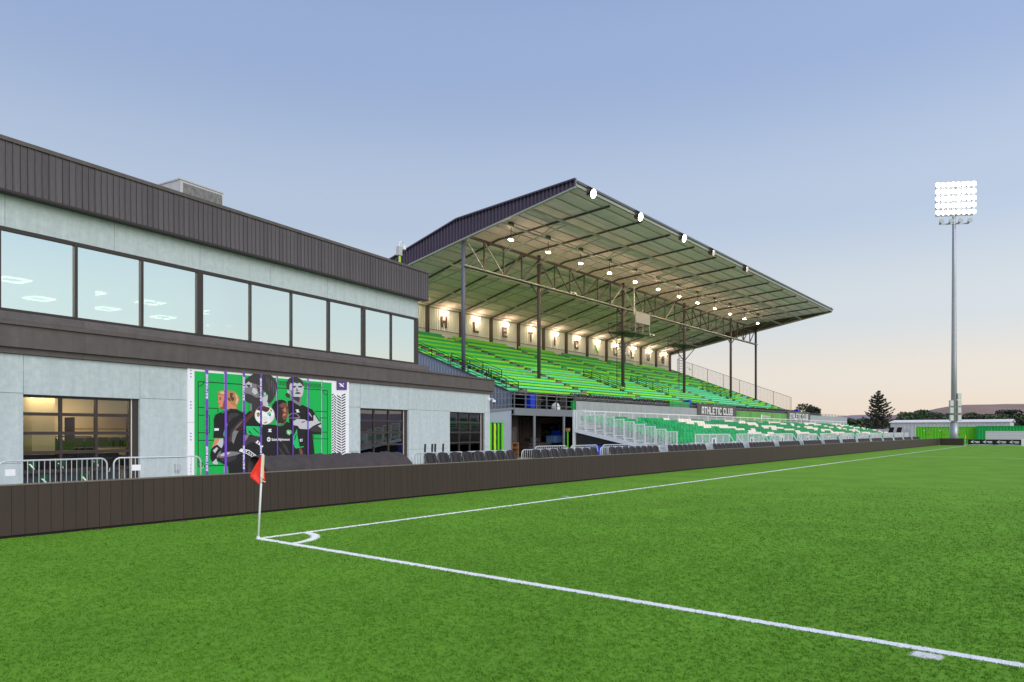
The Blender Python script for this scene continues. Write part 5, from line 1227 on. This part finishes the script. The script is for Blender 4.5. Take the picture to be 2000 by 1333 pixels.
# chain-link fence down the far end of the stand
fc = thing('chain_link_fence', 'chain-link fence stepping down the far end of the grandstand', 'fence', (-39, Y1+1.2, 0))
YF = Y1+1.5; zf = lambda D: 4.4+(D-30.3)*RI/TD
D = 47.5; prev = None
while D > 30:
    h0 = max(zf(D), 3.6)
    obj('post', MB().path([(-D, YF, 0), (-D, YF, h0+2.0)], .035, 6), 'steel_dark', fc)
    if prev:
        obj('rail', MB().beam((-prev, YF, max(zf(prev), 3.6)+2.0), (-D, YF, h0+2.0), .05), 'steel_dark', fc)
        m = MB()
        for s_ in (-1, 1):
            k = -8.0
            while k < 5.0:
                # diagonal wires clipped to the panel
                pts = []
                for j in range(2):
                    pass
                k += .26
        n = 12
        za, zb_ = max(zf(prev), 3.6), h0
        for k in range(n+1):
            f = k/n
            m.beam((-prev+(prev-D)*f, YF, za+(zb_-za)*f), (-prev+(prev-D)*f, YF, za+(zb_-za)*f+2.0), .012)
            m.beam((-prev, YF, za+2.0*f), (-D, YF, zb_+2.0*f), .012)
        obj('mesh', m, 'steel_dark', fc)
    prev = D; D -= 2.4
# ================================================================== SIGNS ON THE PARAPET
def sign(y0, y1, zt, zb_, label):
    t = thing('sign', label, 'sign', (-DR, y0, 0))
    obj('board', MB().box(-DR+.01, -DR+.07, y0, y1, zb_, zt), 'sign_brown', t)
    txt = 'ATHLETIC CLUB'; Ln = (y1-y0)*.80; h_ = (zt-zb_)*.60
    wts = [0.45 if c == 'I' else 0.5 if c == ' ' else 1 for c in txt]; u = Ln/(sum(wts)+.22*(len(txt)-1)); y_ = y0+(y1-y0)*.10; z_ = zb_+(zt-zb_)*.20
    for c, wt in zip(txt, wts):
        w_ = u*wt
        if c != ' ':
            m = MB()
            for a, b, z0, z1 in block_letter(c, w_, h_, u*.25): m.box(-DR+.07, -DR+.085, y_+a, y_+b, z_+z0, z_+z1)
            obj('letter', m, 'white_paint', t)
        y_ += w_+u*.22
    for k in range(9):
        yy = y0+(y1-y0)*(.34+.065*k)
        obj('chevron', MB().box(-DR+.07, -DR+.078, yy, yy+.3, zt-.12, zt-.04), 'sign_green', t)
        obj('chevron', MB().box(-DR+.07, -DR+.078, yy-(y1-y0)*.28, yy-(y1-y0)*.28+.3, zb_+.03, zb_+.10), 'sign_green', t)
    return t
sign(68.5, 79.0, 4.72, 3.42, 'nearer brown sign with white capitals on the stand parapet')
sign(97.2, 107.6, 4.62, 3.3, 'farther brown sign with white capitals on the stand parapet')
t = thing('banner', 'green striped sponsor banner between the two brown signs', 'banner', (-DR, 79.1, 0))
y_ = 79.15; k = 0
while y_ < 97:
    w_ = rnd.uniform(.5, 1.1); y2 = min(y_+w_, 97.1)
    obj('stripe', MB().box(-DR+.01, -DR+.04+.004*(k % 2), y_, y2, 3.1, 4.22), 'sign_green', t); y_ = y2; k += 1
m = MB(); m.prism([(87.4+.22*math.cos(a*math.pi/6), 3.72+.30*math.sin(a*math.pi/6)) for a in range(12)], lambda a, c, t_: (t_, a, c), -DR+.046, -DR+.055)
obj('logo', m, 'white_paint', t)
me = text_mesh('lettering', 'Saint Alphonsus', .42, 'white_paint', .004, .004); o = obj('lettering', me, None, t, fix=False)
o.matrix_local = Matrix(((0, 0, 1, .052), (1, 0, 0, 87.8-79.1), (0, 1, 0, 3.62), (0, 0, 0, 1)))
# ================================================================== ALUMINIUM BLEACHER
YA, YZ = 37.8, 106.0
bl = thing('bleacher', 'long aluminium bleacher with green and white seats in front of the stand', 'bleacher', (-21.3, 70, 0))
BN = 10; bX = lambda i: -17.9-.69*i; bZ = lambda i: .80+.15*i
for i in range(BN):
    obj('deck_row', MB().box(bX(i)-.69, bX(i), YA, YZ, bZ(i)-.05, bZ(i)), 'alu', bl)
    obj('deck_riser', MB().box(bX(i)-.02, bX(i)+.01, YA, YZ, bZ(i)-.19, bZ(i)-.051), 'alu', bl)
    # end guard panel per row
    x0, x1 = bX(i)-.66, bX(i)+.01; m = MB(); zb_ = bZ(i)+.02
    m.box(x0, x0+.06, YA-.065, YA-.005, zb_-.1, zb_+1.08).box(x1-.06, x1, YA-.065, YA-.005, zb_-.1, zb_+1.08).box(x0+.06, x1-.06, YA-.06, YA-.01, zb_+1.02, zb_+1.08).box(x0+.06, x1-.06, YA-.06, YA-.01, zb_+.03, zb_+.09)
    gp = obj('guard_panel', m, 'white_paint', bl)
    for k in range(1, 6):
        x_ = x0+.05+(x1-x0-.1)*k/6; obj('baluster', MB().box(x_-.012, x_+.012, YA-.05, YA-.02, zb_+.091, zb_+1.019), 'white_paint', gp)
obj('stringer', MB().prism([(-24.85, 1.86), (-24.85, 2.1), (-17.85, .66), (-17.85, .42)], lambda a, c, t: (a, t, c), YA-.14, YA-.07), 'alu', bl)
obj('front_deck', MB().box(-17.9, -17.35, YA+1.2, YZ, .62, .68), 'alu', bl)
obj('skirt', MB().prism([(-24.8, 0), (-24.8, 1.85), (-17.9, .42), (-17.9, 0)], lambda a, c, t: (a, t, c), YA-.02, YA+.05).box(-17.95, -17.9, YA, YZ, 0, .6), 'black_mesh', bl)
obj('back_post', MB().box(-25.0, -24.86, YA-.1, YA+.02, 0, 3.25), 'alu', bl)
# back rail
m = MB(); m.beam((-24.95, YA, 3.22), (-24.95, YZ, 3.22), .06).beam((-24.95, YA, 2.3), (-24.95, YZ, 2.3), .04)
y_ = YA
while y_ < YZ: m.beam((-24.95, y_, 2.1), (-24.95, y_, 3.22), .05); y_ += 1.9
obj('back_rail', m, 'white_paint', bl)
m = MB(); y_ = YA
while y_ < YZ: m.beam((-24.95, y_, 2.3), (-24.95, y_, 3.22), .010); y_ += .2
obj('back_infill', m, 'alu', bl)
# front rail in sections with stair gaps
secs = []; y_ = YA+1.3; k = 0
baisle = []
while y_ < YZ-2:
    y2 = min(y_+5.2, YZ); secs.append((y_, y2)); baisle.append((y2+.05, y2+1.2)); y_ = y2+1.25
for a, b in secs:
    m = MB(); m.beam((-17.4, a, 1.72), (-17.4, b, 1.72), .05).beam((-17.4, a, .76), (-17.4, b, .76), .04)
    q = int((b-a)/1.3)+1
    for k in range(q+1): yy = a+(b-a)*k/q; m.beam((-17.4, yy, .66), (-17.4, yy, 1.72), .05)
    fr = obj('front_rail', m, 'alu', bl)
    m = MB(); yy = a
    while yy < b: m.beam((-17.4, yy, .76), (-17.4, yy, 1.72), .016); yy += .115
    obj('infill', m, 'alu', fr)
    mid = (a+b)/2
    obj('row_plate', MB().box(-17.36, -17.34, mid-.35, mid+.35, 1.1, 1.5), 'alu', fr)
    obj('plate_mark', MB().box(-17.339, -17.334, mid-.13, mid+.13, 1.18, 1.42), 'rail_grey', fr)
for a, b in baisle[:-1]:
    m = MB()
    for yy in (a, b):
        m.beam((-17.4, yy, 1.70), (-16.95, yy, 1.0), .05).beam((-16.95, yy, 1.0), (-16.95, yy, .0), .05).beam((-17.4, yy, 1.2), (-16.95, yy, .5), .04)
    st_ = obj('stair', m, 'alu', bl)
    for k in range(3): obj('step', MB().box(-17.35+k*.15, -17.2+k*.15, a+.04, b-.04, .48-k*.19, .52-k*.19), 'alu', st_)
# seats: pattern of white lightning shapes on green
def is_white(i, y_):
    if y_ < 49: return False
    p = (y_-49) % 11.8
    shapes = {9: (0.5, 5.5), 8: (2.0, 6.5), 7: (3.6, 5.2), 6: (3.0, 8.4), 5: (4.6, 8.0), 4: (6.2, 10.4), 3: (7.2, 8.6), 2: (5.2, 10.8), 1: (6.2, 11.6)}
    if i not in shapes: return False
    a, b = shapes[i]; return a < p < b
sm = MB().prism([(-.05, .0), (.30, .02), (.30, .05), (-.02, .04), (-.08, .25), (-.15, .33), (-.19, .32), (-.13, .23), (-.09, .0)], lambda a, c, t: (a, t, c), -.21, .21)
seat_g = sm.mesh('seat', 'seat_green'); seat_w = sm.mesh('seat', 'seat_white')
cand = []
for i in range(BN):
    y_ = YA+.45
    while y_ < YZ-.3:
        if not (i < 10 and any(a-.1 < y_ < b+.1 for a, b in baisle)):
            p = (bX(i)-.36, y_, bZ(i)+.42)
            cand.append((math.hypot(p[0], p[1]), p, is_white(i, y_)))
        y_ += .50
cand.sort(key=lambda c: c[0])
org = Vector(ORG[bl.name])
for d_, p, wh in cand[:296]:
    obj('seat', seat_w if wh else seat_g, None, bl, loc=tuple(Vector(p)-org))
for wh, mname in ((False, 'seat_green'), (True, 'seat_white')):
    m = MB()
    for d_, p, w2 in cand[296:]:
        if w2 != wh: continue
        i0 = len(m.v); m.v += [(a+p[0], b+p[1], c+p[2]) for a, b, c in sm.v]; m.f += [tuple(q+i0 for q in f) for f in sm.f]
    tag(obj('seats', m, mname, bl), kind='stuff')
m = MB()
for i in range(BN):
    m.box(bX(i)-.44, bX(i)-.40, YA+.2, YZ-.2, bZ(i)+.30, bZ(i)+.36)
    y_ = YA+.7
    while y_ < YZ: m.box(bX(i)-.44, bX(i)-.40, y_, y_+.04, bZ(i), bZ(i)+.3); y_ += 2.0
obj('seat_beam', m, 'alu', bl)
solo_parts('marker_post', 'thin green post with an orange cap beside the bleacher end', 'post', (-25.3, YA-.2, 0), [('post', MB().box(-.03, .03, -.03, .03, 0, 1.9), 'lime'), ('cap', MB().box(-.09, .12, -.09, .09, 1.9, 2.1), 'wood')])
solo_parts('crate', 'blue plastic crate on the ground before the black bleacher skirt', 'crate', (-22.6, YA-1.4, 0), [('box', MB().box(-.3, .3, -.4, .4, .0, .45), 'blue_plastic'), ('rim', MB().box(-.33, .33, -.43, .43, .452, .52), 'blue_plastic'), ('crate_on_top', MB().box(-.3, .3, -.4, .4, .53, 1.0), 'blue_plastic')])
# ================================================================== FLOODLIGHT MAST
PM = (-13.9, 120.4)
t = thing('floodlight_mast', 'tall steel floodlight mast with lit lamp rows behind the far corner', 'floodlight mast', (PM[0], PM[1], 0), R(31), local=True)
obj('pole', MB().path([(0, 0, 0), (0, 0, 12), (0, 0, 24), (0, 0, 37.2)], .42, 16, .2), 'mast', t, smooth=True)
obj('collar', MB().path([(0, 0, 0), (0, 0, 3.1)], .52, 16), 'mast', t, smooth=True)
for r_, z in enumerate((31.9, 33.1, 34.1, 35.1, 36.1, 37.1)):
    hw = 2.0 if r_ == 0 else 2.5
    ca = obj('crossarm', MB().box(-hw, hw, -.08, .08, z-.07, z+.07), 'mast', t)
    n = 4 if r_ == 0 else 8
    for k in range(n):
        x_ = -hw+.1+(2*hw-.2)*k/(n-1)
        lamp = obj('lamp', MB().path([(x_, .02, z+.1), (x_, -.35, z+.28), (x_, -.55, z+.32)], .14, 10, .30), 'mast', t)
        obj('lens', MB().path([(x_, -.55, z+.32), (x_, -.6, z+.325)], .35, 12, .33), 'flood' if r_ > 1 else ('flood_soft' if r_ == 1 else 'box_grey'), lamp)
for k, (sx, z) in enumerate([(1, 6.5), (-1, 5.5), (1, 5.5), (-1, 4.5), (1, 4.5), (-1, 3.4), (1, 3.4)]):
    bx = obj('control_box', MB().box(sx*.52-.26, sx*.52+.26, -.5, -.2, z, z+.86), 'box_grey', t)
    obj('lid', MB().box(sx*.52-.2, sx*.52+.2, -.53, -.502, z+.06, z+.8), 'shutter', bx)
# ================================================================== CONTAINERS, SHED, FAR BANNER
def container(x0, x1, y0, m_, label, doors, h=2.6, opening=None):
    t = thing('container', label, 'container', (x0, y0, 0), 0, 'containers behind the far goal')
    m = MB(); x = x0; prev = 0
    def seg(xa, xb, za, zb):
        x = xa; prev = 0
        while x < xb-1e-4:
            for w_, d in ((.16, 0), (.05, .05), (.12, .05), (.05, 0)):
                x2 = min(x+w_, xb)
                m.quad((x, y0-prev, za), (x2, y0-d, za), (x2, y0-d, zb), (x, y0-prev, zb)); prev = d; x = x2
    if opening:
        a, b, za, zb = opening
        seg(x0, a, .1, h-.1); seg(b, x1, .1, h-.1); seg(a, b, zb, h-.1)
    else: seg(x0, x1, .1, h-.1)
    obj('side', m, m_, t)
    obj('body', MB().box(x0, x1, y0+.12, y0+2.4, .05, h), m_, t)
    obj('top_rail', MB().box(x0-.02, x1+.02, y0-.09, y0+.1, h-.1, h+.02), m_, t); obj('bottom_rail', MB().box(x0-.02, x1+.02, y0-.09, y0+.1, 0, .12), m_, t)
    for x_ in (x0-.02, x1-.1): obj('corner_post', MB().box(x_, x_+.12, y0-.1, y0+.1, .121, h-.101), m_, t)
    for xd in doors:
        d = obj('door', MB().box(xd, xd+.95, y0-.09, y0-.052, .15, 2.05), m_, t)
        obj('door_header', MB().box(xd-.05, xd+1.0, y0-.13, y0-.07, 2.06, 2.12), 'steel_light', d)
        obj('window', MB().box(xd+.15, xd+.4, y0-.10, y0-.091, 1.3, 1.55), 'wood', d)
        obj('lamp', MB().path([(xd-.3, y0-.05, 2.0), (xd-.3, y0-.16, 2.0)], .09, 8), 'white_paint', t)
    return t
container(-19.6, -14.3, 126, 'lime', 'lime green container with two doors left of the floodlight mast', (-18.2, -16.1))
container(-14.25, -11.75, 126, 'lime', 'narrow lime green container right of the floodlight mast', (-14.1,))
t = container(-11.6, -1.0, 125.2, 'cgreen', 'dark green container kiosk with a wide pale shutter', (), h=2.68, opening=(-10.5, -2.0, .1, 1.95))
obj('shutter', MB().box(-10.5, -2.0, 125.2, 125.28, .1, 1.95), 'shutter', t)
for z in (.5, .9, 1.3, 1.7): obj('shutter_slat', MB().box(-10.5, -2.0, 125.19, 125.199, z, z+.02), 'wall_grey', t)
t = thing('shed', 'long low white metal shed behind the green containers', 'building', (-20, 150, 0))
m = MB(); x = -27.6; prev = 0
while x < -9.3:
    for w_, d in ((.4, 0), (.05, .05), (.1, .05), (.05, 0)):
        m.quad((x, 150-prev, 0), (x+w_, 150-d, 0), (x+w_, 150-d, 3.5), (x, 150-prev, 3.5)); prev = d; x += w_
obj('wall', m, 'unit_white', t)
obj('body', MB().box(-27.5, x-.05, 150.1, 160, 0, 3.48), 'unit_white', t)
obj('roof', MB().prism([(149.7, 3.52), (155, 3.95), (160.3, 3.52), (160.3, 3.62), (155, 4.08), (149.7, 3.65)], lambda a, c, tt: (tt, a, c), -27.8, x+.2), 'wall_white', t)
obj('door', MB().box(-18.3, -17.3, 149.9, 149.94, 0, 2.1), 'wall_grey', t)
# white board fence left of the containers
t = thing('board_fence', 'pale grey board fence behind the far end of the bleacher', 'fence', (-28, 121, 0))
x = -40.0
while x < -19.7:
    obj('board', MB().box(x, x+.37, 121, 121.05, .02, 2.25), 'box_grey', t); x += .4
for k, x_ in enumerate((-21.6, -20.55)):
    t = thing('scoreboard_panel', 'slanted black panel on posts beside the containers, %s of two' % ('left' if k == 0 else 'right'), 'panel', (x_, 118, 0), 0, 'slanted black panels', local=True)
    obj('panel', MB().prism([(-.42, 1.72), (.22, 1.72), (.42, 2.5), (-.22, 2.5)], lambda a, c, tt: (a, tt, c), 0, .06), 'black_matte', t)
    obj('post', MB().beam((-.1, .03, 0), (-.1, .03, 1.72), .06), 'galv', t)
# far banner behind the goal line
t = thing('banner', 'low black banner with white arrow logos behind the far goal line', 'banner', (-8.6, 113.5, 0))
for a, b in ((-11.45, -8.55), (-8.53, -5.65), (-5.3, -2.4), (-2.38, .5)):
    m = MB(); n = 16
    for k in range(n):
        xa = a+(b-a)*k/n; xb = a+(b-a)*(k+1)/n; s0 = .05*math.sin(k*1.3); s1 = .05*math.sin((k+1)*1.3)
        sag = lambda f: .06*math.sin(f*math.pi)
        m.quad((xa, 113.5+s0, .12+sag(k/n)), (xb, 113.5+s1, .12+sag((k+1)/n)), (xb, 113.5+s1*.3, .82), (xa, 113.5+s0*.3, .82))
    sh_ = obj('cloth', m, 'black_mesh', t)
    for q in (.08, .56):
        xa = a+(b-a)*q
        obj('arrow_logo', MB().prism([(0, .48), (.38, .72), (.27, .5), (.42, .28)], lambda u_, c, tt: (xa+u_, tt, c), 113.40, 113.41), 'white_paint', sh_)
        obj('lettering', MB().box(xa+.4, xa+1.05, 113.40, 113.41, .48, .57).box(xa+.6, xa+1.05, 113.40, 113.41, .34, .42), 'white_paint', sh_)
for x_ in (-11.47, -8.54, -2.39): obj('post', MB().path([(x_, 113.56, 0), (x_, 113.56, .86)], .03, 6), 'black_matte', t)
obj('white_post', MB().box(-5.62, -5.33, 113.4, 113.6, 0, .95), 'white_paint', t)
solo('table', MB().box(-.75, .75, -.35, .35, .72, .77).box(-.7, -.65, -.3, .3, 0, .72).box(.65, .7, -.3, .3, 0, .72), 'steel_dark', 'small dark table behind the far corner flag', 'table', (0, 0, 0)).location = (-11.6, 118.4, .55-.0)
bpy.data.objects['table'].location.z = 0.0
# ================================================================== TREES
def leaf_mat(name, c):
    m = bpy.data.materials.new(name); m.use_nodes = True; t = m.node_tree; b = t.nodes['Principled BSDF']; n = t.nodes.new; l = t.links.new
    g_ = n('ShaderNodeNewGeometry'); mr = n('ShaderNodeMapRange'); mr.inputs[3].default_value = .55; mr.inputs[4].default_value = 1.5; l(g_.outputs['Random Per Island'], mr.inputs[0])
    sca = n('ShaderNodeVectorMath'); sca.operation = 'SCALE'; sca.inputs[0].default_value = c[:3]; l(mr.outputs[0], sca.inputs[3]); l(sca.outputs[0], b.inputs['Base Color'])
    b.inputs['Roughness'].default_value = .7; MATS[name] = m
leaf_mat('leaf', S(62, 78, 46)); leaf_mat('leaf_dark', S(58, 66, 46)); leaf_mat('needle', S(62, 66, 50)); leaf_mat('leaf_mid', S(66, 86, 50)); leaf_mat('shrub_leaf', S(70, 110, 45))
mat('bark', S(88, 74, 62), 0.9, var=0.2, scale=3)
def leaves_mesh(name, m, centers, size, seed):
    r = np.random.default_rng(seed); n = len(centers); c = np.asarray(centers)
    a = r.normal(size=(n, 3)); a /= np.linalg.norm(a, axis=1)[:, None]
    b = r.normal(size=(n, 3)); b -= (b*a).sum(1)[:, None]*a; b /= np.linalg.norm(b, axis=1)[:, None]
    s_ = size*r.uniform(.6, 1.4, (n, 1))
    v = np.stack([c-a*s_, c-b*s_*.55, c+a*s_, c+b*s_*.55], 1).reshape(-1, 3)
    me = bpy.data.meshes.new(name); me.vertices.add(4*n); me.vertices.foreach_set('co', v.ravel())
    me.loops.add(4*n); me.loops.foreach_set('vertex_index', np.arange(4*n)); me.polygons.add(n); me.polygons.foreach_set('loop_start', np.arange(0, 4*n, 4)); me.polygons.foreach_set('loop_total', np.full(n, 4))
    me.update(); me.validate(); me.materials.append(M(m)); return me
def deciduous(loc, h, w_, seed, m, label, cat='tree', group=None, nleaf=2600, size=.28, trunk=.3):
    r = random.Random(seed); t = thing('tree' if cat == 'tree' else cat, label, cat, loc, r.uniform(0, 6), group, local=True)
    tm = MB(); tm.path([(0, 0, 0), (r.uniform(-.1, .1), r.uniform(-.1, .1), h*.3), (r.uniform(-.3, .3), r.uniform(-.3, .3), h*.7)], w_*.035, 8, w_*.012)
    clumps = []
    for k in range(15):
        a = r.uniform(0, 6.283); rr = w_/2*math.sqrt(r.uniform(.02, .75)); f = r.uniform(trunk, .93)
        lim = 1-((f-.55)/.5)**2*.75
        c = (rr*lim*math.cos(a), rr*lim*math.sin(a), h*f); clumps.append((c, w_*r.uniform(.13, .24), h*r.uniform(.07, .13)))
        tm.path([(0, 0, h*.25), (c[0]*.5, c[1]*.5, h*.25+(c[2]-h*.25)*.6), c], w_*.014, 5, w_*.004)
    obj('trunk', tm, 'bark', t)
    rr = np.random.default_rng(seed); cs = []
    per = nleaf//len(clumps)
    for c, a, b in clumps:
        d = rr.normal(size=(per, 3)); d /= np.linalg.norm(d, axis=1)[:, None]; q = rr.uniform(.35, 1.05, (per, 1))**.6
        cs.append(np.array(c)+d*q*np.array([a, a, b]))
    obj('crown', leaves_mesh('crown', m, np.concatenate(cs), size, seed), None, t)
    return t
def spruce(loc, h, w_, seed, label):
    r = random.Random(seed); t = thing('spruce_tree', label, 'tree', loc, 0, local=True)
    tm = MB(); tm.path([(0, 0, 0), (.05, 0, h*.5), (0, 0, h)], .28, 8, .03)
    cs = []
    z = h*.06; 
    while z < h*.985:
        f = z/h; L0 = w_/2*((1-f)**.78)*(1 if f > .22 else .86)
        n = 7 if f < .85 else 5
        a0 = r.uniform(0, 6.28)
        for k in range(n):
            a = a0+k*6.283/n+r.uniform(-.4, .4); Lb = L0*r.uniform(.55, 1.2); droop = .22*(1-f)+.02; up = .30*f+.12
            pts = []
            zj = z+r.uniform(-.25, .25)*(1-f)
            for q in range(6):
                g_ = q/5; pts.append(Vector((math.cos(a)*Lb*g_, math.sin(a)*Lb*g_, zj-droop*Lb*math.sin(g_*2.2)+up*Lb*g_*g_)))
            tm.path(pts[:4], .04*(1-f)+.012, 4, .008)
            for q in range(54 if Lb > 1 else 18):
                g_ = r.uniform(.12, 1.0); i = min(int(g_*5), 4); fr = g_*5-i; p = pts[i].lerp(pts[i+1], fr)
                sp = .24*Lb*(1-g_)*.55+.10
                side = Vector((-math.sin(a), math.cos(a), 0))*r.uniform(-sp, sp)
                cs.append(tuple(p+side+Vector((0, 0, r.uniform(-.14, .04)))))
        z += h*.046
    obj('trunk', tm, 'bark', t)
    obj('crown', leaves_mesh('crown', 'needle', cs, .24, seed), None, t)
spruce((-37.0, 187.6, 0), 11.6, 12.0, 5, 'tall dark spruce behind the far end of the bleacher')
deciduous((-45.5, 163, 0), 7.9, 7.2, 12, 'leaf_dark', 'round dark tree behind the far end of the grandstand parapet', nleaf=3000, size=.26)
rt = random.Random(99)
xs_ = [(1672, 812, 200), (1652, 815, 210), (1690, 816, 230), (1765, 812, 250), (1785, 806, 260), (1808, 812, 255), (1825, 802, 265), (1842, 806, 262), (1860, 812, 270), (1885, 813, 265), (1905, 807, 270), (1925, 810, 262), (1945, 808, 258), (1965, 800, 250), (1985, 802, 240), (2005, 797, 245), (2030, 800, 240), (1745, 818, 270), (1990, 812, 225)]
cth, sth = math.cos(R(38.41)), math.sin(R(38.41))
for k, (u_, v_, Yd) in enumerate(xs_):
    X = (u_-1000)/1391*Yd; loc = (X*cth-Yd*sth, X*sth+Yd*cth, 0); h = (843-v_)*Yd/1391+1.9+rt.uniform(-.5, .5)
    deciduous(loc, h*(1.0 if k < 12 else .95), h*rt.uniform(1.3, 1.9), 200+k, rt.choice(['leaf', 'leaf_dark', 'leaf_mid']), 'dark green tree in the belt behind the far sheds, %s in the belt' % nth(k), group='trees in the far belt', nleaf=1900, size=.5, trunk=.12)
# shrub seen through the storage opening
deciduous((-36.3, 50.2, .0), 3.2, 3.4, 77, 'shrub_leaf', 'leafy green shrub seen through the opening under the stand', cat='shrub', nleaf=900, size=.16, trunk=.1)
# ================================================================== GRASS BLADES
def blades(name, n, seed, white):
    r = np.random.default_rng(seed)
    if not white:
        rr = 4.6+(30-4.6)*r.uniform(0, 1, n)**1.1
        az = R(38.41)+r.uniform(-.78, .78, n)
        x = -rr*np.sin(az); y = rr*np.cos(az)
    else:
        k = n//2
        # along the goal line and touch line
        q = r.uniform(0, 1, k)**1.0; x1 = TX+q*(17.5); y1 = GY+r.uniform(-LW/2, LW/2, k)
        q = r.uniform(0, 1, n-k)**1.4; y2 = GY+q*40; x2 = TX+r.uniform(-LW/2, LW/2, n-k)
        x = np.concatenate([x1, x2]); y = np.concatenate([y1, y2])
        a = r.uniform(.05, 1.52, 1500); rad = r.uniform(.89, 1.03, 1500)
        x = np.concatenate([x, TX+rad*np.cos(a), TX+10.34+r.uniform(-.10, .10, 900)]); y = np.concatenate([y, GY+rad*np.sin(a), GY-.20+r.uniform(-.07, .07, 900)])
    rr = np.hypot(x, y)
    keep = (x > BX+.03)
    if not white: keep &= r.uniform(0, 1, len(x)) < np.clip((30-rr)/21, 0, 1)**1.3
    inl = ((np.abs(y-GY) < LW/2) & (x > TX)) | ((np.abs(x-TX) < LW/2) & (y > GY)) | ((np.abs(np.hypot(x-TX, y-GY)-.96) < .06) & (x > TX) & (y > GY)) | ((np.abs(x-TX-10.34) < .10) & (np.abs(y-GY+.20) < .07))
    if not white: keep &= ~inl
    x, y, rr = x[keep], y[keep], rr[keep]
    nb = 3; n = len(x)
    x = np.repeat(x, nb)+r.normal(0, .012, n*nb); y = np.repeat(y, nb)+r.normal(0, .012, n*nb); rr = np.repeat(rr, nb); n = n*nb
    hgt = r.uniform(.014, .032, n); wd = r.uniform(.0022, .004, n)*(1+.09*rr)
    if white: hgt *= .6
    a = r.uniform(0, 6.283, n); ln = r.uniform(.2, 1.3, n); b = r.uniform(0, 6.283, n)
    dx, dy = np.cos(a)*wd, np.sin(a)*wd
    z0 = np.full(n, .001)
    v = np.stack([np.stack([x-dx, y-dy, z0], 1), np.stack([x+dx, y+dy, z0], 1), np.stack([x+np.cos(b)*hgt*ln, y+np.sin(b)*hgt*ln, hgt*(1-.35*ln)], 1)], 1).reshape(-1, 3)
    me = bpy.data.meshes.new(name); me.vertices.add(3*n); me.vertices.foreach_set('co', v.ravel().astype(np.float32))
    me.loops.add(3*n); me.loops.foreach_set('vertex_index', np.arange(3*n, dtype=np.int32)); me.polygons.add(n); me.polygons.foreach_set('loop_start', np.arange(0, 3*n, 3, dtype=np.int32)); me.polygons.foreach_set('loop_total', np.full(n, 3, dtype=np.int32))
    me.update(); me.materials.append(M('blade_white' if white else 'blade'))
    o = bpy.data.objects.new(name, me); col.objects.link(o)
    return tag(o, 'white turf blades of the near pitch lines' if white else 'short green turf blades covering the near pitch', 'grass', kind='stuff')
blades('grass', 230000, 1, False)
blades('line_grass', 26000, 2, True)
